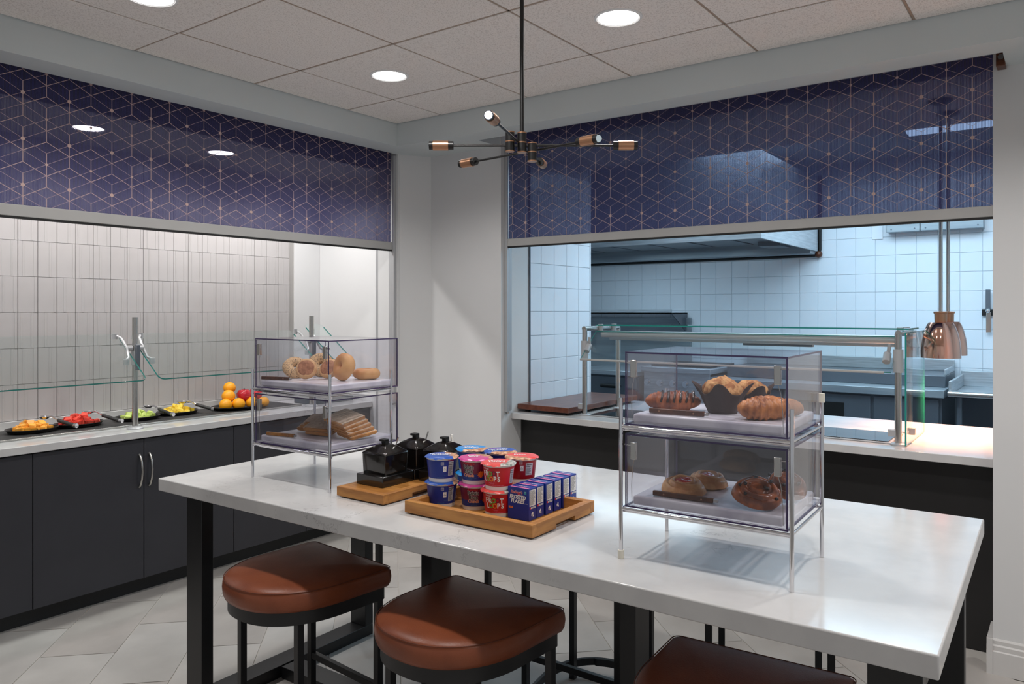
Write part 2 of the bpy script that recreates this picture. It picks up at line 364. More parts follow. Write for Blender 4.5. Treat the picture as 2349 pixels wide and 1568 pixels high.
for r in range(8):
    for c in range(25):
        x = 1.22 + .10245*c
        if x + W_ > 3.72: continue
        inst(TM[(r*7+c*3+(c*c+r) % 4) % 5], 'tile', wa, (x+.0006, 4.77, .967+.2017*r))

# right wall
wr = sgroup('wall_right')
MB().box(3.56, -3.2, ZU, 3.73, 3.52, ZC).build('soffit', 'soffit_paint', wr)
MB().box(3.73, 2.985, ZU, 3.95, 3.52, ZC).build('soffit', 'soffit_paint', wr)
MB().box(3.73, -3.2, ZU, 3.95, .232, ZC).build('soffit', 'soffit_paint', wr)
MB().box(3.95, -3.2, 0, 4.27, .282, ZC).build('wall_panel', 'wall_paint', wr)
MB().box(4.08, .282, 2.665, 4.27, 2.975, ZC+.06).build('header', 'wall_paint', wr)
tr = MB(); tr.prism([(0, 0), (-.018, 0), (-.018, .098), (-.014, .103), (-.014, .122), (-.008, .128), (-.008, .144), (-.003, .152), (0, .152)], 0, 3.5)
o = tr.build('baseboard_right', 'white_plastic', None); o.rotation_euler = (PI/2, 0, 0); o.location = (3.95, .305, 0); struct(o)
M['baseboard'] = None
mat('trim_white', (206, 204, 202), .45); o.data.materials[0] = M['trim_white']
o = bx('trim_1', 'trim_white', (3.93, .282, 0, 4.16, .304, .152)); struct(o)
# kitchen shell
wk = sgroup('wall_kitchen')
MB().box(7.61, -1.5, 0, 7.75, 5.2, 3.0).build('wall_core', 'grout_kitchen', wk)
MB().box(5.24, -1.5, 2.95, 7.75, 5.2, 3.05).build('kitchen_ceiling', 'white_wall', wk)
MB().box(4.27, -1.5, 2.69, 5.24, 5.2, 3.05).build('low_ceiling', 'white_wall', wk)
MB().box(4.27, -1.6, 0, 7.75, -1.5, 3.0).build('side_wall', 'white_wall', wk)
MB().box(5.3, 5.1, 0, 7.75, 5.2, 3.0).build('side_wall', 'white_wall', wk)
MB().box(4.27, 2.992, 0, 5.10, 5.2, 2.69).build('partition', 'grout_kitchen', wk)
def sqtile(w_, h):
    o = MB().box(.0012, -.006, .0012, w_-.0012, 0, h-.0012).build('tile', 'tile_white', None); d = o.data; bpy.data.objects.remove(o)
    bm = bmesh.new(); bm.from_mesh(d); bmesh.ops.bevel(bm, geom=[e for e in bm.edges if all(v.co.y < -.005 for v in e.verts)], offset=.002, segments=1, affect='EDGES'); bm.to_mesh(d); bm.free(); return d
T6 = sqtile(.1655, .165); T6b = sqtile(.1675, .1652)
for c in range(5):
    for r in range(10):
        inst(T6, 'tile', wk, (4.2665+.1655*c, 2.992, .914+.1655*r + .0))
# end of the tiled partition and back wall tiles (face -x)
for r in range(12):
    z = .923 + .1655*r
    for c in range(-2, 24):
        y = 4.134 + .0 - .1675*c
        if z > 2.1 and y > 1.95: continue
        if z > 2.86: continue
        if z < 1.0 and c > 30: continue
        inst(T6b, 'tile', wk, (7.61, y+.1675, z), (0, 0, -PI/2))
MB().box(5.095, 2.986, .9, 5.112, 3.2, 2.69).build('corner_trim', 'tile_white', wk)
o = MB().box(4.262, 2.966, .914, 4.274, 2.978, 2.665).build('trim_2', 'dark_steel'); struct(o)

# ================================================================ LIGHT FITTINGS
def downlight(x, y, z, r, label, em, grp, power, ang=2.5):
    t = thing('recessed_light', (x, y, z), 0, label, 'ceiling light', grp)
    MB().lathe([(r+.016, .004), (r+.016, -.003), (r+.006, -.006), (r, -.002)], 32).build('trim_ring', 'print_white', t, smooth=50)
    MB().lathe([(r, -.0025), (r*.5, -.0045), (.001, -.005)], 32, cap=False).build('lens', em, t)
    if power: spot((x, y, z-.02), power, (1, .975, .95), ang, .5, r*.8)
    return t
dl = {(2.806, 1.51): 'round recessed ceiling light right of the black hanging rod', (2.806, 2.83): 'round recessed ceiling light left of the black hanging rod, in a corner ceiling tile',
      (1.56, 2.86): 'round recessed ceiling light cut off by the upper edge of the photo'}
for x in (2.806, 1.56):  # lights on every second tile
    for y in (2.83, 1.51, .2, -1.1):
        if (x, y) in ((1.56, 2.83),): x_, y_ = 1.56, 2.86
        else: x_, y_ = x, y
        if (x_, y_) in dl: downlight(x_, y_, ZC-.004, .083, dl[(x_, y_)], 'downlight', 'recessed lights in the tiled ceiling', ROOM_SPOT)
        elif (x, y) != (1.56, 2.83): spot((x, y, ZC-.03), ROOM_SPOT, (1, .975, .95), 2.5, .5, .066)
for k, (x, lab) in enumerate(((2.0, 'recessed light seen through the left patterned shade, nearer the left edge'), (2.8, 'recessed light seen through the left patterned shade, nearer the middle'))):
    downlight(x, 4.3, 2.57, .075, lab, 'alcove_light', 'recessed lights above the fruit counter', ALC_SPOT, 2.7)
for x in (.4, 1.2, 3.4): spot((x, 4.3, 2.54), ALC_SPOT, (1, .985, .97), 2.7, .5, .06)

t = thing('strip_light', (6.4, .46, 2.93), 0, 'glowing blue-white strip light seen through the right patterned shade', 'ceiling light')
MB().box(-.09, -.55, -.012, .09, .55, .02).build('housing', 'fluoro_case', t); MB().box(-.07, -.54, -.03, .07, .54, -.0121).build('tube_cover', 'fluoro', t)
KC = (.58, .83, 1)
area((6.0, 1.2, 2.88), (0, 0, 0), 1.6, KITCHEN, KC, 2.6)
area((6.6, 3.4, 2.18), (0, 0, 0), .3, KITCHEN*.13, KC, 1.4)
area((4.9, 1.6, 2.64), (0, 0, 0), .5, KITCHEN*.07, KC, 2.0)

# ================================================================ ROLLER SHADES
def shade(plane, P0, z0, name, label, x0, x1, P, colw, phase):
    """plane 'y': fabric at y=P0 running x0..x1 ; plane 'x': fabric at x=P0 running x0..x1 along y. pattern column width colw, vertical period P, phase=(position, z) of a large dot"""
    t = thing(name, (x0 if plane == 'y' else P0, P0 if plane == 'y' else x0, 0), 0 if plane == 'y' else PI/2, label, 'window shade', 'patterned navy roller shades over the serving openings')
    L = x1-x0; top = 2.74; zb = 2.045
    sgn = -1 if plane == 'y' else 1      # room side in local y
    MB().box(0, -.0006, zb-.01, L, .0006, top).build('fabric', 'shade_fabric', t)
    MB().box(-.004, -.013, z0, L+.004, .013, zb).build('bottom_bar', 'bar_paint', t, bevel=.003)
    MB().box(-.002, -.010, z0-.009, L+.002, .010, z0).build('rubber_seal', 'black_rubber', t)
    MB().cyl((0, 0, top), (L, 0, top), .026, 16).build('roller_tube', 'alu', t, smooth=40)
    # printed line pattern as a thin print layer on the room side
    ph, pz = phase; ph -= x0; q = P/4; seg = []; dots = []
    k0 = int(math.floor(-ph/colw))-1; k1 = int(math.ceil((L-ph)/colw))+1
    zt = 2.735
    for k in range(k0, k1+1):
        u = ph+k*colw; off = 0 if k % 2 == 0 else P/2
        n0 = int((zb-pz)/P)-2
        for n in range(n0-1, n0+7):
            z = pz+off+n*P
            seg.append((u, z+q, u, z-2*q, .0026))
            dots.append((u, z, .0085 if k % 2 == 0 else .0060))
            for s_ in (-1, 1):
                v = u+s_*colw
                seg.append((u, z-2*q, v, z-3*q, .0026))     # bold chevron from each peak
                seg.append((u, z, v, z+q, .0013)); seg.append((u, z, v, z-q, .0013))
                seg.append((u, z-q, v, z-2*q+0, .0016)) if False else None
    vs, fs = [], []; eps = sgn*.0012
    def clipseg(a):
        u0, v0, u1, v1, w_ = a
        lo, hi = 0., 1.
        for p_, d_, mn, mx in ((u0, u1-u0, 0, L), (v0, v1-v0, zb, zt)):
            if abs(d_) < 1e-9:
                if p_ < mn or p_ > mx: return None
            else:
                a_, b_ = (mn-p_)/d_, (mx-p_)/d_
                if a_ > b_: a_, b_ = b_, a_
                lo, hi = max(lo, a_), min(hi, b_)
        if lo >= hi: return None
        return (u0+(u1-u0)*lo, v0+(v1-v0)*lo, u0+(u1-u0)*hi, v0+(v1-v0)*hi, w_)
    for a in seg:
        if a is None: continue
        a = clipseg(a)
        if not a: continue
        u0, v0, u1, v1, w_ = a; dx, dz = u1-u0, v1-v0; l = math.hypot(dx, dz)
        if l < 1e-4: continue
        nx, nz = -dz/l*w_/2, dx/l*w_/2; k = len(vs)
        vs += [(u0+nx, eps, v0+nz), (u1+nx, eps, v1+nz), (u1-nx, eps, v1-nz), (u0-nx, eps, v0-nz)]; fs.append((k, k+1, k+2, k+3))
    for u, z, r in dots:
        if not (r < u < L-r and zb+r < z < zt): continue
        k = len(vs); vs += [(u+r*math.cos(2*PI*i/14), eps*1.2, z+r*math.sin(2*PI*i/14)) for i in range(14)]; fs.append(tuple(range(k, k+14)))
    me = bpy.data.meshes.new('printed_pattern'); me.from_pydata(vs, [], fs); me.materials.append(M['print_gold'])
    o = bpy.data.objects.new('printed_pattern', me); C.objects.link(o); o.parent = t
    return t
shade('y', 3.735, 1.993, 'roller_shade', 'navy patterned roller shade over the left opening, above the fruit counter', -.8, 3.715, .2035, .0970, (1.4577, 2.543))
shade('x', 4.0, 1.996, 'roller_shade', 'navy patterned roller shade over the right kitchen opening, behind the hanging lamp', .284, 2.947, .2157, .1022, (.3635, 2.5725))
for nm, c1, c2, lab in (('a', (3.716, 3.705, .955, 3.739, 3.722, 2.63), (3.722, 3.727, .96, 3.739, 3.760, 2.63), 'aluminium shade guide rail on the pier right of the fruit counter'),
                   ('b', (3.984, 2.950, .925, 4.004, 2.974, 2.66), (4.012, 2.957, .93, 4.046, 2.974, 2.66), 'aluminium shade guide rail on the pier left of the wooden board')):
    t = thing('guide_rail', (c1[0], c1[1], c1[2]), 0, lab, 'rail', 'guide rails of the roller shades')
    for c in (c1, c2):
        MB().box(c[0]-c1[0], c[1]-c1[1], c[2]-c1[2], c[3]-c1[0], c[4]-c1[1], c[5]-c1[2]).build('channel', 'alu', t, bevel=.002)
    MB().box(-.008, -.004, -.008, .016, .012, 0).build('end_cap', 'steel', t)
t = thing('shade_bracket', (3.90, .236, 2.645), 0, 'brown metal end bracket of the right shade at the upper right', 'bracket')
MB().box(-.02, -.004, -.018, .06, .030, .08).build('plate', 'walnut', t, bevel=.003)
MB().cyl((-.022, .012, .02), (-.012, .012, .02), .012).build('screw_head', 'steel', t)

# ================================================================ LEFT SERVING COUNTER
def cabinet(x0, x1, label, joints, handles):
    t = thing('base_cabinet', (x0, 4.20, 0), 0, label, 'cabinet', 'charcoal base cabinets under the fruit counter')
    MB().box(0, .008, .086, x1-x0, .5, .872).build('carcass', 'cabinet', t)
    for a, b, hx in joints:
        d = MB().box(a-x0+.002, -.012, .09, b-x0-.002, .006, .866).build('door', 'cabinet', t, bevel=.0015)
        if hx is not None:
            u = hx-x0; pts = [(u, -.012, .782), (u, -.026, .77), (u, -.040, .74), (u, -.046, .695), (u, -.040, .65), (u, -.026, .615), (u, -.012, .603)]
            MB().tube(pts, .0065, 10, [.0085, .007, .006, .006, .006, .007, .0085]).build('handle', 'steel', d, smooth=60)
    return t
cabinet(.544, 1.68, 'charcoal base cabinet at the left edge, only its right door in view', ((.544, 1.112, 1.09), (1.112, 1.68, 1.134)), 0)
cabinet(1.68, 2.816, 'charcoal double-door base cabinet with two curved steel handles', ((1.68, 2.248, 2.221), (2.248, 2.816, 2.278)), 0)
cabinet(2.816, 3.955, 'charcoal base cabinet at the wall end, behind the left display stand', ((2.816, 3.371, None), (3.371, 3.955, None)), 0)
tag(bx('toe_kick', 'toe_kick', (-.9, 4.258, 0, 3.955, 4.30, .086)), 'black toe kick board below the charcoal cabinets', 'toe kick')
tag(MB().box(-.9, 4.167, .874, 3.958, 4.768, .914).build('countertop', 'quartz', None, bevel=.003), 'long white quartz countertop carrying the fruit pans', 'countertop')
tag(MB().box(-.9, 4.744, .9145, 3.955, 4.760, .966).build('backsplash', 'quartz', None, bevel=.002), 'low white backsplash strip below the grey fluted tiles', 'backsplash')
t = thing('cold_well', (-.5, 4.37, .9145), 0, 'black tiled serving well with steel rim set in the quartz counter', 'food well')
MB().box(0, 0, 0, 3.98, .012, .010).box(0, .352, 0, 3.98, .362, .008).box(3.968, .012, 0, 3.98, .352, .008).build('steel_rim', 'steel', t, bevel=.002)
MB().box(0, .013, 0, 3.967, .351, .0035).build('well_floor', 'black_pan', t)
for i in range(12):
    x = .01 + i*.329
    if x + .5 < 1.0: continue
    MB().box(x, .017, .0036, x+.324, .348, .0095).build('panel', 'melamine', t, bevel=.002)

# fruit pans, spoons and fruit
def pan(x, y, rz, a, b, label, m='black_pan'):
    t = thing('fruit_pan', (x, y, .9245), rz, label, 'pan', 'oval black pans on the serving well')
    rings = []
    for s_, z in ((.78, 0), (.95, .004), (1.0, .016), (1.06, .019), (1.055, .0225), (.98, .0195), (.93, .009), (.5, .006), (.02, .006)):
        rings.append([(a*s_*math.cos(2*PI*i/28), b*s_*math.sin(2*PI*i/28), z) for i in range(28)])
    MB().loft(rings).build('dish', m, t, smooth=50)
    return t
cubes = {}
def chunk_mesh(m, k, e):
    r = random.Random(k*13+len(m)); b = MB()
    sx, sy, sz = e*r.uniform(.8, 1.5), e*r.uniform(.7, 1.1), e*r.uniform(.55, .8)
    b.box(-sx/2, -sy/2, 0, sx/2, sy/2, sz)
    for v in b.b.verts: v.co += Vector((r.uniform(-1, 1), r.uniform(-1, 1), r.uniform(-.6, .6)))*e*.16
    bmesh.ops.bevel(b.b, geom=list(b.b.edges), offset=e*.1, segments=2, affect='EDGES')
    o = b.build('x', m, None, smooth=60); d = o.data; bpy.data.objects.remove(o); return d
def pile(x, y, a, b, m, name, label, cat, grp, n, e, seed):
    r = random.Random(seed); ms = [chunk_mesh(m, k, e) for k in range(5)]
    for i in range(n):
        lay = 0 if i < n*.55 else (1 if i < n*.87 else 2); f = (.86, .6, .3)[lay]
        cnt = (int(n*.55), int(n*.32), max(1, n-int(n*.87)))[lay]; ang = i*2.399+lay; rad = math.sqrt(((i if lay == 0 else i-n*.55 if lay == 1 else i-n*.87)+.4)/cnt)*f
        o = bpy.data.objects.new(name, ms[i % 5]); C.objects.link(o)
        o.location = (x+a*rad*math.cos(ang), y+b*rad*math.sin(ang), .9315+lay*e*.42); o.rotation_euler = (r.uniform(-.35, .35)*(lay+.3), r.uniform(-.35, .35)*(lay+.3), r.uniform(0, 6))
        tag(o, label, cat, grp)
def spoon(bowl, tip, label):
    bx_, tx = Vector(bowl), Vector(tip); d = (tx-bx_); L = d.length; rz = math.atan2(d.y, d.x)
    t = thing('serving_spoon', bowl, rz, label, 'spoon', 'serving spoons lying on the fruit pans'); dz = tip[2]-bowl[2]
    rings = []
    for s_, z in ((.02, -.010), (.5, -.008), (.85, -.001), (1, .006), (.96, .007), (.8, .002), (.45, -.005), (.02, -.007)):
        rings.append([(.036*s_*math.cos(2*PI*i/20), .026*s_*math.sin(2*PI*i/20), z) for i in range(20)])
    MB().loft(rings).build('bowl', 'chrome', t, smooth=60)
    MB().tube([(.030, 0, .006), (.055, 0, .010), (L*.5, 0, dz*.5+.008)], .0045, 8).build('neck', 'chrome', t, smooth=50)
    MB().tube([(L*.45, 0, dz*.45+.008), (L-.010, 0, dz+.006)], .0105, 8).build('grip', 'melamine', t, smooth=50)
    MB().tube([(L-.012, 0, dz+.006), (L+.006, 0, dz+.006)], .0125, 10).build('grip_cap', 'chrome', t, smooth=40)
pan(1.825, 4.556, .1, .125, .10, 'black oval pan of orange melon cubes, nearest the left edge')
pan(2.075, 4.572, .1, .125, .10, 'black oval pan of red watermelon pieces')
pan(2.41, 4.565, .1, .13, .10, 'black oval pan of pale green melon, behind the left glass post')
pan(2.685, 4.595, .1, .125, .10, 'black oval pan of yellow pineapple chunks')
pan(3.09, 4.535, .05, .185, .13, 'large black oval platter of whole oranges and red apples')
pile(1.825, 4.556, .105, .082, 'cantaloupe', 'melon_cube', 'orange melon cube in the leftmost black pan', 'fruit', 'orange melon cubes', 30, .034, 1)
pile(2.075, 4.572, .105, .082, 'watermelon', 'watermelon_piece', 'red watermelon piece in the second pan from the left', 'fruit', 'watermelon pieces', 26, .040, 2)
pile(2.41, 4.565, .11, .082, 'honeydew', 'melon_piece', 'pale green melon piece in the pan behind the glass post', 'fruit', 'green melon pieces', 28, .034, 3)
pile(2.685, 4.595, .105, .082, 'pineapple', 'pineapple_chunk', 'yellow pineapple chunk in the pan left of the whole fruit', 'fruit', 'pineapple chunks', 30, .033, 4)
spoon((1.915, 4.63, .985), (1.985, 4.415, .945), 'serving spoon resting on the orange melon pan')
spoon((2.135, 4.60, .992), (2.225, 4.40, .945), 'serving spoon resting on the watermelon pan')
spoon((2.515, 4.64, .985), (2.55, 4.42, .945), 'serving spoon resting on the green melon pan')
spoon((2.735, 4.63, .992), (2.84, 4.45, .945), 'serving spoon resting on the pineapple pan')
def orange(x, y, z, r, lab):
    t = thing('orange', (x, y, z), 0, lab, 'fruit', 'oranges on the black platter'); MB().ball((0, 0, 0), r, 20, sz=.95).build('peel', 'orange', t, smooth=80); MB().cyl((0, 0, r*.93), (0, 0, r*.96), .004, 8).build('stem_mark', 'honeydew', t)
def apple(x, y, z, r, lab):
    t = thing('apple', (x, y, z), 0, lab, 'fruit', 'red apples on the black platter')
    MB().lathe([(.003, -r*.78), (r*.35, -r*.9), (r*.75, -r*.62), (r*.98, -.1*r), (r*.98, r*.3), (r*.7, r*.8), (r*.3, r*.86), (.003, r*.62)], 20).build('flesh', 'apple', t, smooth=80)
    MB().cyl((0, 0, r*.6), (.004, 0, r*1.05), .0022, 6).build('stem', 'raisin', t)
orange(2.965, 4.50, .962, .042, 'orange low at the left front of the platter, under the pile')
orange(3.045, 4.475, .962, .042, 'orange low at the front centre of the platter')
orange(3.145, 4.47, .962, .042, 'orange low at the front right of the platter')
orange(3.012, 4.54, 1.012, .044, 'orange in the second layer of the platter pile')
orange(3.06, 4.60, 1.060, .041, 'topmost orange of the fruit platter')
apple(3.115, 4.515, 1.010, .046, 'red apple in front beside the second-layer orange')
apple(3.215, 4.53, 1.008, .046, 'red apple behind the corner post of the left display stand')
apple(3.165, 4.60, 1.000, .044, 'red apple at the back of the platter, mostly hidden')
orange(3.225, 4.455, .960, .038, 'orange low at the right end of the platter')

tag(MB().box(3.56, 4.34, .9145, 3.93, 4.56, .953).build('low_tray', 'dark_steel', None, bevel=.004), 'low dark grey tray on the fruit counter, seen through the bread case', 'tray')
# sneeze guards on the left counter
def clampset(t, mirror, zc, dy0):
    s_ = mirror
    h = MB(); h.cyl((s_*.018, 0, zc), (s_*.045, 0, zc), .014, 12)
    h.tube([(s_*.045, 0, zc), (s_*.052, .055, zc+.055), (s_*.075, .085, zc+.075)], .0075, 8); h.tube([(s_*.045, 0, zc), (s_*.052, -.03, zc-.05), (s_*.075, -.045, zc-.065)], .0075, 8)
    h.cyl((s_*.075, .085, zc+.082), (s_*.075, .085, zc+.05), .016, 12); h.cyl((s_*.075, -.045, zc-.058), (s_*.075, -.045, zc-.09), .016, 12)
    h.build('glass_clamp', 'alu', t, smooth=40)
def gpost(x, label):
    t = thing('guard_post', (x, 4.291, .9145), 0, label, 'post', 'sneeze guard posts on the fruit counter')
    MB().lathe([(.045, 0), (.045, .004), (.038, .010), (.020, .014)], 24).build('base_flange', 'alu', t, smooth=40)
    MB().cyl((0, 0, .01), (0, 0, .63), .0165, 20).build('pole', 'steel', t, smooth=40)
    MB().cyl((0, 0, .36), (0, 0, .44), .021, 16).build('collar', 'alu', t, smooth=40)
    MB().box(-.012, -.036, .33, .012, -.018, .475).build('handle_block', 'dark_steel', t, bevel=.003)
    for s_ in (-1, 1): clampset(t, s_, .455, 0)
gpost(2.252, 'steel sneeze guard post with clamps rising in front of the green melon')
gpost(3.50, 'steel sneeze guard post behind the upper bagel case')
def gpanel(x0, x1, label):
    t = thing('sneeze_guard_glass', (x0, 4.09, 1.197), 0, label, 'glass panel', 'slanted glass panels over the fruit counter')
    L = x1-x0; dy, dz = .33, .243; n = Vector((0, -dz, dy)).normalized()*.009; r = .03
    def P(u, v): return Vector((u, dy*v, dz*v))
    out = []
    for cu, cv, a0 in ((r, .08, PI), (L-r, .08, 1.5*PI), (L-r, .92, 0), (r, .92, .5*PI)):
        for k in range(5): a = a0+k*PI/8; out.append(P(cu+r*math.cos(a), cv+.08*math.sin(a)))
    b = MB(); m = len(out); b._add([tuple(p) for p in out]+[tuple(p+n) for p in out], [tuple(range(m)), tuple(range(m, 2*m))]+[(i, (i+1) % m, m+(i+1) % m, m+i) for i in range(m)])
    b.b.faces.ensure_lookup_table()
    b.b.normal_update(); cz = dy*.5
    for f in list(b.b.faces)[2:]:
        if f.calc_center_median().y < dy*.90: f.material_index = 1
    b.build('pane', ['glass', 'sheet_teal_edge'], t); return t
gpanel(1.0, 2.212, 'slanted clear glass panel left of the guard post, teal lower edge')
gpanel(2.285, 3.42, 'slanted clear glass panel between the two guard posts')
gp = gpanel(3.53, 3.69, 'short slanted glass panel between the far guard post and the white wall'); gp.location.z = 1.235

# ================================================================ RIGHT SERVING COUNTER
t = thing('serving_counter', (4.057, .284, 0), 0, 'pass-through serving counter with white quartz top and black front in the kitchen opening', 'counter')
MB().box(0, 0, .874, 1.083, 2.688, .914).build('counter_top', 'quartz', t, bevel=.003)
MB().box(.112, .001, 0, .143, 2.686, .8735).build('front_panel', 'black_panel', t)
MB().box(.963, .001, 0, 1.003, 2.686, .8735).build('back_panel', 'kitchen_steel', t)
t = thing('wooden_board', (4.58, 2.76, .9145), -.02, 'dark wooden serving board on low feet at the left end of the pass-through counter', 'board')
MB().box(-.46, -.20, .018, .46, .20, .052).build('board', 'board_wood', t, bevel=.003)
for sx in (-.40, .40):
    for sy in (-.16, .16): MB().cyl((sx, sy, 0), (sx, sy, .018), .016, 12).build('foot', 'black_rubber', t)
for c, lab in (((4.21, .735, 4.565, 1.30), 'black glass warming plate set in the counter left of the heat lamps'), ((4.22, 1.62, 4.58, 2.485), 'black glass warming plate beside the wooden board')):
    t = thing('warming_plate', (c[0], c[1], .9145), 0, lab, 'warming plate', 'black glass plates in the pass-through counter')
    MB().box(0, 0, 0, c[2]-c[0], c[3]-c[1], .007).build('frame', 'alu', t, bevel=.002)
    MB().box(.012, .012, .0071, c[2]-c[0]-.012, c[3]-c[1]-.012, .011).build('glass_top', 'black_glass', t, bevel=.001)
# guard frame
t = thing('sneeze_guard', (4.21, .69, .9145), 0, 'steel and glass sneeze guard over the warming plates, before the kitchen', 'sneeze guard')
def flange(x, y): MB().lathe([(.036, 0), (.036, .006), (.026, .012)], 20, c=(x, y)).build('base_flange', 'alu', t, smooth=40)
PX0, PX1, PY0, PY1 = 0, .455, .01, 1.82
for x, y in ((PX0, PY0), (PX0+.01, PY1), (PX1, PY1), (PX1, PY0+.02)):
    flange(x, y); MB().cyl((x, y, .01), (x, y, .55), .0165, 16).build('pole', 'steel', t, smooth=40)
for y in (PY0, PY1): MB().cyl((PX0, y, .552), (PX1, y, .552), .0155, 14).build('top_arm', 'steel', t, smooth=40)
for x, y in ((PX0, PY0), (PX0+.01, PY1)):
    MB().cyl((x, y, .36), (x, y, .475), .024, 16).build('sleeve', 'alu', t, smooth=40)
    MB().box(x-.012, y+.0, .04, x+.012, y+.045, .075).build('clamp_block', 'alu', t, bevel=.003)
for x in (.18, .36):
    for y in (PY0+.02, PY1-.02): MB().lathe([(.017, .568), (.017, .579)], 16, c=(x, y)).build('glass_button', 'alu', t, smooth=40); 
for x in (.18, .36):
    for y in (PY0+.02, PY1-.02): MB().lathe([(.016, .535), (.018, .567)], 16, c=(x, y)).build('glass_button', 'alu', t, smooth=40)
MB().box(.12, -.02, .5685, .42, 1.80, .5765).build('top_glass', ['glass', 'sheet_teal_edge'], t)
MB().cyl((.20, .04, .515), (.20, 1.80, .515), .022, 18).build('light_bar', 'alu', t, smooth=40)
MB().box(.26, .06, .475, .36, 1.78, .492).build('heater_strip', 'alu', t, bevel=.003)
MB().box(.30, .5, .46, .34, .9, .4745).build('switch_box', 'dark_steel', t, bevel=.003)
b = MB(); b._add([(-.08, .03, .365), (-.08, 1.80, .365), (.12, 1.80, .535), (.12, .03, .535), (-.076, .03, .360), (-.076, 1.80, .360), (.124, 1.80, .530), (.124, .03, .530)], [(0,1,2,3),(4,5,6,7),(0,1,5,4),(2,3,7,6),(1,2,6,5),(0,3,7,4)])
b.b.faces.ensure_lookup_table()
for k in (2, 3, 4, 5): b.b.faces[k].material_index = 1
b.build('front_glass', ['glass', 'sheet_teal_edge'], t)
MB().box(-.086, .06, .356, -.072, 1.80, .368).build('edge_rail', 'bar_paint', t, bevel=.003)
for y in (PY0+.04, PY1-.04):
    MB().tube([(0, y, .50), (.0, y+.0, .49), (.02, y+.01, .44)], .009, 8).cyl((.02, y+.012, .45), (-.015, y+.012, .41), .019, 12).build('glass_clamp', 'alu', t, smooth=40)
MB().box(-.03, -.032, .002, .54, -.024, .56).build('end_glass', ['glass', 'sheet_teal_edge'], t)
MB().box(.10, -.05, .04, .13, -.022, .075).build('clamp_block', 'alu', t, bevel=.003)
for nm in ('top_glass', 'end_glass'):
    for ch in t.children:
        if ch.name.split('.')[0] == nm:
            for p in ch.data.polygons:
                if abs(p.normal.z if nm == 'top_glass' else p.normal.y) < .5: p.material_index = 1

# heat lamps
for x, y, lab in ((4.60, .562, 'front rosy metal bell lamp hanging over the pass-through counter'), (4.92, .565, 'rear rosy metal bell lamp, partly hidden behind the front one')):
    t = thing('heat_lamp', (x, y, 1.333), 0, lab, 'lamp', 'bell heat lamps over the counter')
    MB().lathe([(r_*1.13, z_) for r_, z_ in ((.084, 0), (.0835, .04), (.079, .09), (.070, .135), (.058, .172), (.050, .186), (.030, .187), (.030, .183), (.046, .18), (.066, .135), (.081, .05), (.0825, .001), (.084, 0))], 40, cap=False).build('shade', 'rose_metal', t, smooth=40)
    MB().lathe([(.029, .186), (.030, .232), (.034, .234), (.034, .243), (.014, .245)], 24).build('socket_collar', 'copper', t, smooth=40)
    MB().cyl((0, 0, .24), (0, 0, 1.355), .0095, 14).build('pole', 'steel', t, smooth=40)
    MB().lathe([(.058, 1.357), (.058, 1.345), (.02, 1.33)], 24).build('canopy', 'lamp_black', t, smooth=40)
    MB().ball((0, 0, .065), .042, 16).build('bulb', 'heat_bulb', t, smooth=80)
    spot((x, y, 1.345), HEAT, (1, .36, .13), 2.3, 1, .03)

# ================================================================ KITCHEN BACK LINE
t = thing('extractor_hood', (5.9, 1.935, 2.14), 0, 'large stainless extractor hood above the range', 'extractor hood')
MB().box(0, 0, 0, .02, 2.9, .68).build('front_panel', 'brushed_steel', t)
MB().box(.02, 0, 0, 1.61, .02, .68).build('end_panel', 'brushed_steel', t)
MB().box(.02, .02, .10, .5, 2.9, .12).box(.5, .02, .10, 1.61, 2.9, .30).build('soffit_panel', 'kitchen_steel', t)
MB().box(1.45, .022, -.03, 1.61, 2.9, .098).build('grease_gutter', 'kitchen_steel', t, bevel=.004)
MB().box(1.0, .16, .02, 1.3, .36, .10).build('grease_cup', 'dark_steel', t)
for k in range(7): MB().box(.55, .1+.4*k, .06, 1.3, .46+.4*k, .10).build('grease_filter', 'dark_steel', t, bevel=.004)
t = thing('gas_pipe', (7.57, 1.93, 2.105), 0, 'black and rusty gas pipe running below the extractor hood', 'pipe')
MB().tube([(0, 2.8, 0), (0, .05, 0), (0, .01, .01), (0, 0, .05), (0, 0, .75)], .017, 10).build('pipe_run', 'lamp_black', t, smooth=50)
MB().ball((0, .01, .01), .035, 12).build('elbow', 'walnut', t, smooth=60)
t = thing('hanging_cable', (5.6, 3.35, 2.15), 0, 'thin dark cable hanging beside the end of the tiled partition', 'cable')
MB().tube([(0, 0, -.0), (-.02, -.05, .3), (-.04, -.13, .6)], .004, 6).build('strand', 'dark_steel', t)
t = thing('wall_shelf', (7.2, 3.27, 1.5), 0, 'stainless wall shelf above the range', 'shelf')
MB().box(0, 0, .05, .40, 1.7, .062).box(0, 0, .05, .01, 1.7, .095).build('shelf_board', 'brushed_steel', t)
b = MB(); b.xf = Matrix.Rotation(PI/2, 4, 'X'); b.prism([(0, .06), (.40, .06), (.40, -.13), (.36, -.13)], -.012, 0); b.build('bracket', 'dark_steel', t)
t = thing('wall_panel', (7.57, 3.22, .95), 0, 'plain stainless splash panel behind the range', 'panel')
MB().box(0, 0, 0, .03, 1.8, .56).build('sheet', 'kitchen_steel', t)
t = thing('gas_range', (6.75, 2.68, .04), 0, 'stainless gas range with a row of round knobs', 'range')
MB().box(.02, 0, 0, .84, .68, .93).build('body', 'kitchen_steel', t)
MB().box(-.03, -.01, .955, .84, .69, 1.005).build('top_ledge', 'brushed_steel', t, bevel=.006)
MB().box(0, .01, .735, .02, .67, .955).build('control_panel', 'brushed_steel', t)
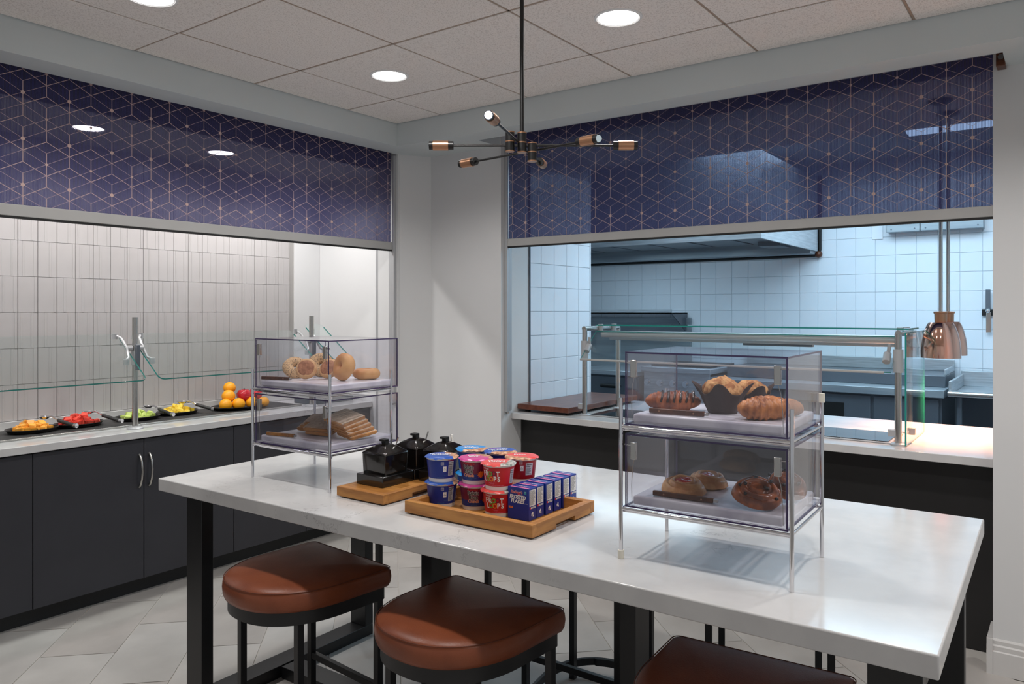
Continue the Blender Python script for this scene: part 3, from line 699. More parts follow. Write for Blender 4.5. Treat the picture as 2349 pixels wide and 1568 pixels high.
for k in range(5):
    kn = MB().cyl((0, .11+.13*k, .853), (-.014, .11+.13*k, .853), .032, 20).cyl((-.014, .11+.13*k, .853), (-.04, .11+.13*k, .853), .022, 16).build('knob', 'chrome', t, smooth=40)
MB().box(0, .03, .12, .02, .65, .70).build('oven_door', 'kitchen_steel', t, bevel=.004)
MB().tube([(0, .06, .67), (-.045, .06, .67), (-.045, .62, .67), (0, .62, .67)], .010, 8).build('oven_handle', 'steel', t, smooth=40)
for k in range(3): MB().box(.10+.22*k, .04, 1.0055, .28+.22*k, .64, 1.02).build('grate', 'black_metal', t)
t = thing('convection_oven', (6.72, 3.40, .04), 0, 'dark blue-steel oven left of the range, with a bright ledge', 'oven')
MB().box(.02, 0, 0, .84, .75, .90).build('body', 'dark_steel', t); MB().box(-.02, 0, .905, .84, .75, .95).build('top_ledge', 'brushed_steel', t, bevel=.005)
MB().box(0, .02, .2, .02, .73, .89).build('door', 'dark_steel', t, bevel=.004)
MB().tube([(0, .2, .80), (-.05, .2, .80), (-.05, .38, .80)], .018, 10).build('handle', 'black_rubber', t, smooth=50)
t = thing('griddle_stand', (6.75, .82, .04), 0, 'long stainless griddle stand with refrigerated doors below', 'griddle')
MB().box(.03, 0, 0, .84, 1.80, .86).build('body', 'dark_steel', t)
MB().box(-.02, -.02, .865, .84, 1.82, .925).build('work_top', 'kitchen_steel', t, bevel=.004)
MB().box(.25, 0, .9255, .84, 1.80, 1.02).build('griddle_block', 'dark_steel', t, bevel=.006)
MB().box(.80, 0, 1.021, .84, 1.80, 1.12).box(.25, 0, 1.021, .80, .012, 1.07).build('splash', 'brushed_steel', t, bevel=.003)
for a, c in ((.02, .485), (.51, 1.20), (1.22, 1.78)):
    d = MB().box(.01, a, .06, .03, c, .85).build('door', 'dark_steel', t, bevel=.003)
    if a == .51: MB().box(.004, a+.22, .45, .0099, a+.6, .76).build('door_recess', 'brushed_steel', d, bevel=.002); MB().box(.002, a+.2, .43, .0039, a+.62, .78).box(.002, a+.2, .43, .0039, a+.2, .43).build('recess_frame', 'black_rubber', d)
t = thing('drain_table', (6.70, -.40, .04), 0, 'stainless drain table with rolled front edge at the right of the kitchen', 'work table')
MB().box(0, 0, .885, .88, 1.17, .90).build('basin_floor', 'brushed_steel', t)
MB().box(.85, 0, .90, .88, 1.17, 1.03).box(.03, 1.15, .90, .85, 1.17, 1.0).build('upstand', 'brushed_steel', t, bevel=.004)
MB().cyl((0, 0, .905), (0, 1.17, .905), .024, 14).build('rolled_edge', 'steel', t, smooth=40)
for y in (.05, 1.10): MB().cyl((.06, y, 0), (.06, y, .885), .02, 10).build('leg', 'dark_steel', t, smooth=40)
MB().box(.60, 0, 0, .62, 1.17, .88).build('back_panel', 'dark_steel', t)
MB().box(.25, .62, .3, .5, .9, .6).build('shelf_box', 'black_metal', t)
t = thing('wall_raceway', (7.48, .60, 2.275), 0, 'grey metal electrical raceway box high on the white kitchen tiles', 'electrical box')
for a, c in ((0, .47), (.475, .74)):
    d = MB().box(0, a, 0, .118, c, .16).build('cover', 'kitchen_steel', t, bevel=.004)
    for yy in (a+.04, c-.04): MB().cyl((-.003, yy, .025), (0, yy, .025), .007, 8).build('screw', 'dark_steel', d)
tag(MB().box(7.594, 1.39, 2.23, 7.603, 1.48, 2.36).build('blank_plate', 'tile_white', None, bevel=.002), 'small blank white cover plate on the kitchen wall tiles', 'plate')
t = thing('knife_strip', (7.58, .35, 1.54), 0, 'black magnetic knife strip on the kitchen wall at the right edge', 'knife strip')
MB().box(0, 0, 0, .02, .27, .055).build('bar', 'lamp_black', t, bevel=.003)
t = thing('kitchen_knife', (7.565, .575, 1.40), 0, 'steel utensil hanging on the knife strip at the right edge', 'utensil')  # knife held by the magnetic strip
MB().box(0, -.018, .17, .008, .018, .36).build('handle', 'dark_steel', t, bevel=.004); MB().box(.002, -.022, 0, .006, .014, .17).build('blade', 'steel', t, bevel=.002); MB().ball((0, 0, .18), .02, 10).build('bolster', 'chrome', t, smooth=60)

# ================================================================ ISLAND TABLE
TR = .0172    # table stands one degree off the room grid
t = thing('island_table', (1.684, .208, 0), TR, 'long counter-height table with white quartz top and black steel frame', 'table')
MB().box(0, 0, .864, 1.19, 2.735, .914).build('table_top', 'quartz', t, bevel=.004, bseg=3)
def fx(X, Y):   # world -> table local
    dx, dy = X-1.684, Y-.208; return (dx*math.cos(TR)+dy*math.sin(TR), -dx*math.sin(TR)+dy*math.cos(TR))
for yw in (2.752, .240):
    a = fx(1.708, yw); c_ = (a[0]+.926, a[1]+.102)
    MB().box(a[0], a[1], .0515, a[0]+.051, c_[1], .8635).build('leg', 'black_metal', t, bevel=.002)
    MB().box(c_[0]-.051, a[1], .0515, c_[0], c_[1], .8635).build('leg', 'black_metal', t, bevel=.002)
    MB().box(a[0], a[1], 0, c_[0], c_[1], .051).build('floor_rail', 'black_metal', t, bevel=.002)
    MB().box(a[0]+.051, a[1], .813, c_[0]-.051, c_[1], .8635).build('top_rail', 'black_metal', t, bevel=.002)
a = fx(2.122, .34); e = fx(2.122, 2.752)
MB().box(a[0], a[1]+.003, 0, a[0]+.1, e[1]-.003, .051).build('floor_rail', 'black_metal', t, bevel=.002)
MB().box(a[0], a[1]+.003, .813, a[0]+.1, e[1]-.003, .8635).build('top_rail', 'black_metal', t, bevel=.002)
for yw in (1.918, 1.082):
    a = fx(2.121, yw); MB().box(a[0], a[1], .0515, a[0]+.10, a[1]+.053, .8125).build('leg', 'black_metal', t, bevel=.002)

# ================================================================ STOOLS
def douts(s_=1, o=0, n=40):
    """D outline: flat side at +x, round side at -x; o = inward offset"""
    hw, xb = .242-o, .240-o
    pts = []
    for k in range(5): a = -PI/2 + k*PI/8; pts.append((xb-.022+.022*math.cos(a), -(hw-.022)+.022*math.sin(a)))
    for k in range(5): a = k*PI/8; pts.append((xb-.022+.022*math.cos(a), (hw-.022)+.022*math.sin(a)))
    for k in range(n+1):
        a = PI/2 + PI*k/n; c_, s2 = math.cos(a), math.sin(a)
        pts.append((.03 + (.275-o)*-(abs(c_)**.92), hw*math.copysign(abs(s2)**.88, s2)))
    return pts
def make_stool(label):
    t = thing('counter_stool', (0, 0, 0), 0, label, 'stool', 'brown leather stools around the island table')
    b = MB(); rings = []
    for o_, z in ((.012, .575), (.001, .579), (-.004, .592), (-.006, .612), (-.004, .632), (.001, .642), (.006, .646)): rings.append([(x, y, z) for x, y in douts(o=o_)])
    base = douts(o=.006); cx = sum(p[0] for p in base)/len(base)
    for f, dz in ((.97, .0035), (.92, .0075), (.84, .0115), (.7, .016), (.5, .0195), (.25, .0215), (.02, .022)): rings.append([(cx+(x-cx)*f, y*f, .646+dz) for x, y in base])
    b.loft(rings); cu = b.build('seat_cushion', 'leather', t, smooth=70)
    pp = [(x, y, .6435) for x, y in douts(o=-.0015)]; MB().tube(pp+[pp[0]], .0016, 6, cap=False).build('piping', 'leather_seam', cu, smooth=80)
    b = MB(); o1 = douts(o=.012); o2 = douts(o=.034); n = len(o1)
    vs = [(x, y, .531) for x, y in o1]+[(x, y, .5745) for x, y in o1]+[(x, y, .5745) for x, y in o2]+[(x, y, .531) for x, y in o2]
    fs = [(k*n+i, k*n+(i+1) % n, ((k+1) % 4)*n+(i+1) % n, ((k+1) % 4)*n+i) for k in range(4) for i in range(n)]
    b._add(vs, fs); b.build('seat_frame', 'black_metal', t, smooth=35)
    for x, y in ((.205, .208), (.205, -.208), (-.112, .182), (-.112, -.182)):
        MB().box(x-.0125, y-.0125, 0, x+.0125, y+.0125, .5308).build('leg', 'black_metal', t, bevel=.0015)
    MB().box(.195, -.195, .195, .215, .195, .220).build('stretcher', 'black_metal', t, bevel=.0015)
    ring = [p for p in douts(o=.014, n=40)[10:]]
    pts = [(.186, .203)] + [p for p in ring if p[0] < .18] + [(.186, -.203)]
    b = MB(); r1 = [(x, y) for x, y in pts]; r2 = [(x+( .020 if abs(y) < .12 else .008), y*.93) for x, y in pts]; n = len(r1)
    vs = [(x, y, .045) for x, y in r1]+[(x, y, .075) for x, y in r1]+[(x, y, .075) for x, y in r2]+[(x, y, .045) for x, y in r2]
    fs = [(k*n+i, k*n+i+1, ((k+1) % 4)*n+i+1, ((k+1) % 4)*n+i) for k in range(4) for i in range(n-1)]
    b._add(vs, fs); b.build('foot_ring', 'black_metal', t, smooth=35)
    return t
st = make_stool('brown leather stool nearest the fruit counter, tucked under the near side of the table')
st.location = (1.787, 2.272, 0); st.rotation_euler = (0, 0, -.085)
for (x, y, rz, lab) in ((1.825, 1.545, -.07, 'brown leather stool second from the left, in front of the wooden cereal tray'),
                        (1.845, .672, .06, 'brown leather stool cut off by the lower edge of the photo'),
                        (2.70, 2.375, PI, 'far side stool, only thin black legs showing behind the stool nearest the fruit counter'),
                        (2.71, 1.555, PI, 'stool on the far side of the table with its curved foot ring in view'),
                        (2.955, .940, PI+.30, 'stool pulled out on the far side of the table, legs showing above the lowest seat')):
    s2 = dup(st); s2.location = (x, y, 0); s2.rotation_euler = (0, 0, rz); s2['label'] = lab

# ================================================================ DISPLAY STANDS AND CASES
def rack(x, y, rz, wy, label, cap):
    t = thing('display_stand', (x, y, .9145), rz, label, 'stand', 'chrome wire stands for the clear cases')
    hx = .157; hy = wy/2
    for sx in (-1, 1):
        for sy in (-1, 1):
            MB().cyl((sx*hx, sy*hy, 0), (sx*hx, sy*hy, .432), .0055, 14).build('post', 'chrome', t, smooth=40)
            if cap and ((sx, sy) == (1, -1)): MB().cyl((sx*hx, sy*hy, .418), (sx*hx, sy*hy, .442), .008, 12).build('end_cap', 'white_plastic', t, smooth=40)
            if cap and ((sx, sy) == (-1, 1)): MB().cyl((sx*hx, sy*hy, 0), (sx*hx, sy*hy, .022), .0085, 12).build('end_cap', 'white_plastic', t, smooth=40)
    for z in (.134, .354):
        for sx in (-1, 1): MB().cyl((sx*hx, -hy, z), (sx*hx, hy, z), .0042, 10).build('rail', 'chrome', t, smooth=40)
        MB().cyl((-hx+.009, -hy, z-.008), (-hx+.009, hy, z-.008), .003, 8).build('rail', 'chrome', t, smooth=40)
        for sy in (-1, 1): MB().cyl((-hx, sy*hy, z), (hx, sy*hy, z), .0042, 10).build('rail', 'chrome', t, smooth=40)
    return t
def case(x, y, rz, z, wy, label, open_gap=0):
    """clear acrylic case, front at -x"""
    t = thing('display_case', (x, y, z), rz, label, 'display case', 'clear acrylic bakery cases')
    X0, X1, Y, H, g = -.152, .205, wy/2-.010, .197, .0045; mm = ['acrylic', 'acrylic_edge']
    MB().box(X0, -Y, 0, X1, Y, g, 1, 'z').build('floor_pane', mm, t)
    MB().box(X0, -Y, H-g, X1, Y, H, 1, 'z').build('top_pane', mm, t)
    for s_ in (-1, 1):
        y0 = s_*Y; MB().box(X0, min(y0, y0-s_*g), g+.0002, X1, max(y0, y0-s_*g), H-g-.0002, 1, 'y').build('side_pane', mm, t)
    MB().box(X1-g, -Y+g+.0002, g+.0002, X1, Y-g-.0002, H-g-.0002, 1, 'x').build('back_pane', mm, t)
    d = MB().box(X0+.0002, -Y+g+.001, g+.001, X0+g, Y-g-.001, H-g-.001, 1, 'x').build('front_door', mm, t)
    for s_ in (-1, 1):
        yy = s_*(Y-g-.020)
        MB().box(X0-.004, yy-.008, H-.068, X0+.008, yy+.008, H-.022).build('hinge', 'steel', d, bevel=.0015)
        MB().cyl((X0+.002, yy+s_*.006, H-.030), (X0+.002, yy+s_*.026, H-.030), .002, 6).build('hinge_pin', 'steel', d)
        MB().tube([(X0+.004, yy, H-.068), (X0+.006, yy+s_*.006, H-.09), (X0+.01, yy+s_*.010, H-.14), (X0+.012, yy+s_*.010, .01)], .0009, 5).build('hinge_wire', 'steel', d)
    return t
def slab(x, y, rz, z, wy, lab):
    o = MB().box(-.138, -wy/2+.026, 0, .185, wy/2-.026, .025).build('marble_slab', 'marble', None, bevel=.006, bseg=3, loc=(x, y, z), rot=(0, 0, rz)); tag(o, lab, 'slab', 'marble slabs in the clear cases'); return o
def tongs(p0, p1, lab, m='walnut'):
    a, b_ = Vector(p0), Vector(p1); d = b_-a; L = d.length; rz = math.atan2(d.y, d.x)
    t = thing('serving_tongs', p0, rz, lab, 'tongs', 'wood-handled tongs in the cases')
    MB().box(0, -.006, 0, L*.93, .006, .013).build('handle', m, t, bevel=.002)
    MB().box(L*.93, -.004, .002, L*1.0, .004, .010).build('tip', 'steel', t, bevel=.001)
    for u in (.18, .76): MB().cyl((L*u, -.0075, .0065), (L*u, .0075, .0065), .0022, 8).build('rivet', 'copper', t)
    return t
R1 = (2.008, .766, math.radians(2.1), .446); R2 = (2.032, 2.429, math.radians(.3), .462)
rack(*R1[:3], R1[3], 'chrome wire stand holding the two pastry cases, at the right', 1)
rack(*R2[:3], R2[3], 'chrome wire stand holding the bagel and bread cases, at the left', 0)
ZL, ZH = 1.0535, 1.2735
case(*R1[:3], ZH, R1[3], 'upper clear case on the right stand, with muffins and croissants')
case(*R1[:3], ZL, R1[3], 'lower clear case on the right stand, with danish and swirl pastries')
case(*R2[:3], ZH, R2[3], 'upper clear case on the left stand, with bagels')
case(*R2[:3], ZL, R2[3], 'lower clear case on the left stand, with bread slices')
slab(*R1[:3], ZH+.005, R1[3], 'marble slab under the muffins and croissants'); slab(*R1[:3], ZL+.005, R1[3], 'marble slab under the danish pastries')
slab(*R2[:3], ZH+.005, R2[3], 'marble slab under the bagels'); slab(*R2[:3], ZL+.005, R2[3], 'marble slab under the bread slices')
SH, SL = ZH+.0305, ZL+.0305

# ---- baked goods
def ob(b, name, m, label, cat, grp, loc, rot, smooth=80, mats=None):
    o = b.build(name, mats or m, None, smooth=smooth, loc=loc); o.rotation_mode = 'XYZ'; o.rotation_euler = rot; tag(o, label, cat, grp); return o
def torus(R, r, sq=.85, seed=0, amp=.004):
    b = MB(); rings = []
    for i in range(28):
        a = 2*PI*i/28; rings.append([((R+r*math.cos(2*PI*j/14))*math.cos(a), (R+r*math.cos(2*PI*j/14))*math.sin(a), r*sq*math.sin(2*PI*j/14)) for j in range(14)])
    rings.append(rings[0]); b.loft(rings, cap=False); bmesh.ops.remove_doubles(b.b, verts=b.b.verts, dist=1e-5); b.disp(amp, 22, seed); return b
HEAD = math.atan2(.59, .8074)
def look(tilt, turn=0):  # disc stood up facing the camera with a backward lean
    return (0, tilt-PI/2, HEAD+turn)
ob(torus(.033, .0225, .9, 1), 'seeded_bagel', 'seeded', 'seeded bagel at the left of the upper case, its hole in view', 'bagel', 'bagels in the upper case', (2.035, 2.592, SH+.040), look(.75, .5))
ob(torus(.030, .024, .95, 2), 'seeded_bagel', 'seeded', 'seeded bagel leaning behind the first english muffin', 'bagel', 'bagels in the upper case', (2.125, 2.545, SH+.050), look(.5, .1))
ob(torus(.030, .027, .9, 3, .006), 'plain_bagel', 'bagel', 'plain golden bagel standing on edge right of the case hinge', 'bagel', 'bagels in the upper case', (2.065, 2.335, SH+.054), look(.28, -.75))
ob(torus(.033, .0225, .9, 4), 'plain_bagel', 'bagel', 'plain golden bagel lying flat at the right of the upper case', 'bagel', 'bagels in the upper case', (2.165, 2.315, SH+.021), (0, 0, 0))
def emuffin(lab, loc, rot):
    t = thing('english_muffin', loc, 0, lab, 'muffin', 'english muffins in the upper case'); t.rotation_euler = rot
    t.scale = (.86, .86, .9)
    MB().lathe([(.001, -.014), (.038, -.014), (.048, -.007), (.049, .004), (.044, .011), (.038, .0125)], 28).disp(.003, 30, 2).build('crumb_side', 'muffin_side', t, smooth=70)
    MB().lathe([(.0395, .0118), (.036, .0145), (.02, .016), (.001, .0155)], 28).disp(.002, 60, 5).build('griddled_face', 'muffin_face', t, smooth=70)
emuffin('english muffin propped in front of the seeded bagels', (1.995, 2.478, SH+.044), look(.42, .12))
emuffin('english muffin behind the case hinge, left of the standing bagel', (2.075, 2.435, SH+.042), look(.5, -.3))
tongs((1.898, 2.632, SH+.001), (1.935, 2.495, SH+.001), 'wood-handled tongs in front of the seeded bagel, upper left case')
def slice_mesh():
    b = MB(); w_, h = .062, .060; pts = []
    for cx, cy, a0 in ((w_-.014, -h+.010, -PI/2), (w_-.016, h-.018, 0), (-w_+.016, h-.018, PI/2), (-w_+.014, -h+.010, PI)):
        for k in range(5):
            a = a0+k*PI/8; rr = .016 if cy > 0 else .011; pts.append((cx+rr*math.cos(a), cy+rr*math.sin(a)))
    N = len(pts)
    for k in range(N): pts[k] = (pts[k][0], pts[k][1])
    rings = [[(x*f, y*f, z) for x, y in pts] for f, z in ((.4, 0), (.94, 0), (1, .0025), (1, .0105), (.94, .013), (.4, .0132), (.02, .0132))]
    b.loft(rings); b.b.faces.ensure_lookup_table()
    for f in b.b.faces:
        c_ = f.calc_center_median(); f.material_index = 1 if (max(abs(c_.x)/w_, abs(c_.y)/h) > .93) else 0
    b.disp(.0012, 40, 1); return b
sm = slice_mesh().build('x', ['bread', 'crust'], None, smooth=50); smd = sm.data; bpy.data.objects.remove(sm)
def bslice(loc, rot, lab):
    o = bpy.data.objects.new('bread_slice', smd); C.objects.link(o); o.location = loc; o.rotation_euler = rot; tag(o, lab, 'bread', 'bread slices in the lower left case')
for k, nm in enumerate(('bottom', 'second', 'third', 'fourth', 'top')):
    bslice((2.065-.0075*k+.01, 2.270+.010*k, SL+.014+.0142*k), (.10+.022*k, -.16-.012*k, -.25+.06*k), f'{nm} slice of the fanned front pile of brown bread')
for k, nm in enumerate(('lower', 'upper')):
    bslice((2.05-.004*k, 2.432+.010*k, SL+.016+.0145*k), (.06, -.20, .30+.12*k), f'{nm} slice of the middle pair of brown bread slices')
for k, nm in enumerate(('bottom', 'middle', 'top')):
    bslice((2.10, 2.545-.016*k, SL+.010+.0143*k), (.05, -.12-.02*k, .25+.15*k), f'{nm} slice of the rear pile of brown bread')
tongs((1.898, 2.60, SL+.001), (1.925, 2.452, SL+.001), 'wood-handled tongs in front of the bread slices, lower left case', 'bamboo')

def crescent(L, R, bend, seed, ridges=7, am=.05, flat=.85):
    b = MB(); n = 56; rings = []
    for i in range(n+1):
        s_ = -1+2*i/n; a = s_*bend; cx = math.sin(a)*L/2/max(.01, math.sin(bend)); cy = -(math.cos(a)-math.cos(bend))*L/2/math.sin(bend)
        ph = (abs(s_)*ridges) % 1; rr = R*(max(0, 1-abs(s_)**2.6)**.55)*(1+am*2*(ph)) if ridges else R*(max(0, 1-abs(s_)**2.6)**.55)
        rr = max(rr, .002); d = Vector((math.cos(a), math.sin(a), 0)); nn = Vector((-math.sin(a), math.cos(a), 0))
        rings.append([tuple(Vector((cx, cy, R*flat*.92))+nn*rr*math.cos(2*PI*j/16)+Vector((0, 0, rr*flat*max(-.9, math.sin(2*PI*j/16))))) for j in range(16)])
    b.loft(rings); b.disp(.0045, 26, seed); b.disp(.0015, 90, seed+3); return b
# croissants
ob(crescent(.132, .034, .75, 4, 6, .10), 'croissant', 'croissant', 'golden croissant at the right front of the upper pastry case', 'croissant', 'croissants', (1.975, .652, SH), (0, 0, HEAD-PI/2+.25))
ob(crescent(.095, .026, .6, 6, 6, .08), 'croissant', 'croissant', 'golden croissant partly hidden behind the right front one', 'croissant', 'croissants', (2.07, .622, SH), (0, 0, HEAD-PI/2-.1))
t = thing('chocolate_croissant', (2.00, .905, SH), HEAD-PI/2-.12, 'croissant with chocolate stripes at the left of the upper pastry case', 'croissant', 'croissants')
b = crescent(.150, .031, .35, 9, 7, .07); b.build('pastry', 'choc_croissant', t, smooth=70)
for k in range(6):
    u = -.035+.017*k; b = MB(); b.tube([(u+.007*math.sin(a_), -.0340*math.cos(a_)-.013*(1-(u/.075)**2), .0245+.0285*math.sin(a_)) for a_ in [PI*j/10 for j in range(0, 9)]], .0030, 6); b.build('chocolate_stripe', 'chocolate', t, smooth=60)
# muffins in tulip papers
def tulip(lab, loc, rz, sc=1):
    t = thing('tulip_muffin', loc, rz, lab, 'muffin', 'muffins in brown tulip papers'); n = 64
    b = MB(); rings = []
    for h in [0, .2, .4, .6, .75, .88, 1]:
        r_ = []
        for i in range(n):
            a = 2*PI*i/n; pk = (.5+.5*math.cos(4*a))**1.6; top = .050+.030*pk; z = h*top
            R = (.036 + .022*min(1, z/.055) + (.020*pk*max(0, (z-.05)/.03)) + .0022*math.sin(8*a+.6)*min(1, z/.03))*sc
            r_.append((R*math.cos(a), R*math.sin(a), z*sc))
        rings.append(r_)
    b.loft(rings, cap=False); b._add([p for p in rings[0]], [tuple(range(n))])
    o = b.build('paper', 'tulip_paper', t, smooth=50); sd = o.modifiers.new('thick', 'SOLIDIFY'); sd.thickness = .0012
    b = MB(); b.ball((0, 0, .055*sc), .050*sc, 40, sz=.72); b.disp(.009, 45, 3+rz); b.disp(.005, 110, 5+rz); b.build('muffin_crown', 'muffin_top', t, smooth=70)
tulip('front muffin in brown tulip paper, centre of the upper pastry case', (2.02, .768, SH), .25, 1.05)
tulip('rear muffin in brown tulip paper, behind the front one', (2.132, .728, SH), .75, .90)
tongs((1.898, .925, SH+.001), (1.908, .762, SH+.001), 'dark wood tongs in front of the tulip muffins')
def danish(name, lab, loc, rot, m, jam, seed, R=.056, grp='round pastries in the lower pastry case'):
    t = thing(name, loc, 0, lab, 'pastry', grp); t.rotation_euler = rot
    b = MB(); rings = []; nr, na = 40, 56
    def H(r, a):
        k = (r*3.2 - a/(2*PI)) % 1; z = .024*(1-r**3.2)**.6 if r < 1 else 0
        z += .0085*math.sin(PI*k)**.5*(1 if r > .25 else .3)*(1-r**6); 
        if jam and r < .42: z -= .009*(1-(r/.42)**2)
        return z
    for i in range(nr):
        r = 1-.985*i/(nr-1); rings.append([(R*r*math.cos(2*PI*j/na)*(1+.03*math.sin(3*2*PI*j/na+seed)), R*r*math.sin(2*PI*j/na), .006+H(r, 2*PI*j/na)) for j in range(na)])
    rings.insert(0, [(x*.86, y*.86, 0) for x, y, z in rings[0]])
    b.loft(rings); b.disp(.003, 35, seed); b.build('dough', m, t, smooth=60)
    if jam: b = MB(); b.ball((0, 0, .0245), R*.50, 20, sz=.36); b.disp(.005, 80, seed); b.build('fruit_filling', 'jam', t, smooth=60)
    else:
        r_ = random.Random(seed)
        for k in range(9):
            a = r_.uniform(0, 6.3); q = r_.uniform(.35, .98); MB().ball((R*q*math.cos(a), R*q*math.sin(a), .010+H(min(q, .97), a)), .0052, 8, sz=.7).build('raisin', 'raisin', t, smooth=60)
danish('fruit_danish', 'round danish with red fruit filling, front left of the lower pastry case', (1.955, .852, SL+.006), (0, -.16, HEAD), 'danish', True, 1, .060)
danish('fruit_danish', 'round danish with red filling behind the front one', (2.075, .832, SL+.003), (.05, -.05, HEAD), 'danish', True, 5, .056)
danish('raisin_swirl', 'dark glazed raisin swirl pastry leaning at the front right of the lower case', (1.945, .650, SL+.022), (.05, -.38, HEAD-.2), 'swirl', False, 3, .062)
danish('raisin_swirl', 'raisin swirl pastry at the back right of the lower case', (2.062, .612, SL+.026), (.1, -.42, HEAD-.3), 'swirl', False, 8, .054)
tongs((1.893, .912, SL+.001), (1.903, .735, SL+.001), 'dark wood tongs in front of the fruit danish')

# ================================================================ TRAYS, CONDIMENT JARS, CEREAL
def tray(x, y, rz, lx, ly, h, label, rim):
    t = thing('bamboo_tray', (x, y, .9145), rz, label, 'tray', 'bamboo trays on the island table')
    w_ = .026; zf = .002
    MB().box(w_, w_, zf, lx-w_, ly-w_, zf+(.004 if rim else h-zf-.0003)).build('base', 'bamboo', t)
    MB().box(0, 0, .004, w_, ly, h).build('side_rail', 'bamboo', t, bevel=.0015)
    MB().box(lx-w_, 0, .004, lx, ly, h).build('side_rail', 'bamboo', t, bevel=.0015)
    for s_ in (0, 1):
        y0 = 0 if s_ == 0 else ly-w_
        b = MB(); b.xf = Matrix.Translation((0, y0+w_, 0)) @ Matrix.Rotation(PI/2, 4, 'X')
        a0, a1 = lx*.36, lx*.66
        b.prism([(w_, .004), (a0, .004), (a0, .018), (a1, .018), (a1, .004), (lx-w_, .004), (lx-w_, h), (w_, h)], 0, w_); b.build('end_rail', 'bamboo_x', t, bevel=.001)
    for x_ in (.02, lx-.02):
        for y_ in (.02, ly-.02): MB().cyl((x_, y_, 0), (x_, y_, .004), .01, 10).build('foot', 'black_rubber', t)
    return t
tray(1.835, 1.268, .010, .365, .507, .042, 'bamboo tray holding the cereal cups and little boxes', True)
tray(1.853, 1.897, .006, .40, .235, .037, 'bamboo tray holding the three black jars', False)
def jar(x, y, label, spoon_a, base_w):
    t = thing('lidded_jar', (x, y, .9520), 0, label, 'jar', 'black lidded jars on the small bamboo tray')
    bw = base_w/2
    MB().box(-.079, -bw, 0, .079, bw, .038).build('stand', 'black_ceramic', t, bevel=.003)
    b = MB(); rings = []
    def sq(hw, z, r=.006):
        p = []
        for cx, cy, a0 in ((hw-r, -hw+r, -PI/2), (hw-r, hw-r, 0), (-hw+r, hw-r, PI/2), (-hw+r, -hw+r, PI)):
            for k in range(4): a = a0+k*PI/6; p.append((cx+r*math.cos(a), cy+r*math.sin(a), z))
        return p
    b.loft([sq(.0565, .0382), sq(.0575, .044), sq(.0598, .104), sq(.060, .108)]); b.build('body', 'black_ceramic', t, smooth=35)
    b = MB(); b.loft([sq(.061, .1085), sq(.060, .112), sq(.050, .120), sq(.038, .129), sq(.024, .137, .005), sq(.012, .141, .003), sq(.002, .142, .0008)]); lid = b.build('lid', 'black_ceramic', t, smooth=50)
    MB().box(-.010, -.010, .140, .010, .010, .156).box(-.016, -.010, .150, .010, .016, .158).build('knob', 'black_rubber', lid, bevel=.002)
    s_ = thing('condiment_spoon', (x+.022, y-.022, .952+.110), spoon_a, 'small steel spoon sticking out of the '+label, 'spoon', 'spoons in the black jars')
    MB().tube([(-.004, 0, -.004), (.006, 0, .024)], .0024, 6).build('stem', 'chrome', s_)
    b = MB(); b.xf = Matrix.Rotation(.32, 4, 'Y'); b.box(-.0015, -.0055, .020, .0015, .0055, .056); b.build('tip', 'steel', s_, bevel=.0012)
J1 = (2.002, 2.040); J2 = (2.165, 2.040)
jar(*J1, 'black jar nearest the front left tray corner', -.6, .136)
jar(*J2, 'black jar behind the first one, further back', -.5, .136)
jar(2.172, 1.895, 'black jar nearest the light blue cereal cup', 1.2, .130)

# cereal cups
def cupmap(R0, R1, h):
    def f(u, v, lift=0):
        r = R0+(R1-R0)*(v/h)+.0006+lift; a = u/((R0+R1)/2); return (-r*math.cos(a), -r*math.sin(a), v)
    return f
def lidmap(rz):
    def f(u, v, lift=0): return (v, -u, .0905+.0008+lift)
    return f
CR0, CR1, CH = .043, .0515, .078
cupf = cupmap(CR0, CR1, CH)
def starburst(name, uc, vc, r, m, parent, fmap, n=11):
    vs = [fmap(uc, vc, .0012)]; 
    for k in range(2*n): rr = r if k % 2 == 0 else r*.66; a = PI*k/n; vs.append(fmap(uc+rr*math.cos(a), vc+rr*math.sin(a), .0010))
    me = bpy.data.meshes.new(name); me.from_pydata(vs, [], [(0, 1+k, 1+(k+1) % (2*n)) for k in range(2*n)]); me.materials.append(M[m]); o = bpy.data.objects.new(name, me); C.objects.link(o); o.parent = parent
def nutrition(parent, uc, v0, v1, w_, fmap, kell='print_crimson'):
    patch(fmap, [(uc-w_/2, v0, uc+w_/2, v1)], 'nutrition_panel', 'print_grey', parent, .0004)
    text('lettering', 'Nutrition', .0062, fmap, 'print_black', parent, (uc-.0005, v1-.0045), bold=.02, lift=.0010, squash=.8)
    text('lettering', 'Facts', .0068, fmap, 'print_black', parent, (uc-.0035, v1-.0105), bold=.02, lift=.0010)
    rr = random.Random(3); rows = []; v = v1-.016
    while v > v0+.003:
        e = rr.uniform(.5, 1); rows.append((uc-w_/2+.002, v-.0007, uc-w_/2+.002+(w_-.004)*e, v+.0003)); v -= .0028
    patch(fmap, rows, 'small_print', 'print_black', parent, .0008)
def tri_badge(parent, uc, vc, fmap):
    patch(fmap, [(uc-.0055, vc-.009, uc+.0055, vc+.009)], 'recycling_badge', 'print_white', parent, .0004)
    vs, fs = [], []
    for a in (PI/2, PI/2+2*PI/3, PI/2+4*PI/3):
        k = len(vs); cx, cy = uc+.0026*math.cos(a), vc-.0005+.0030*math.sin(a)
        vs += [fmap(cx+.0018*math.cos(a+b_), cy+.0018*math.sin(a+b_), .0009) for b_ in (0, 2.1, 4.2)]; fs.append((k, k+1, k+2))
    me = bpy.data.meshes.new('recycling_mark'); me.from_pydata(vs, [], fs); me.materials.append(M['print_black']); o = bpy.data.objects.new('recycling_mark', me); C.objects.link(o); o.parent = parent
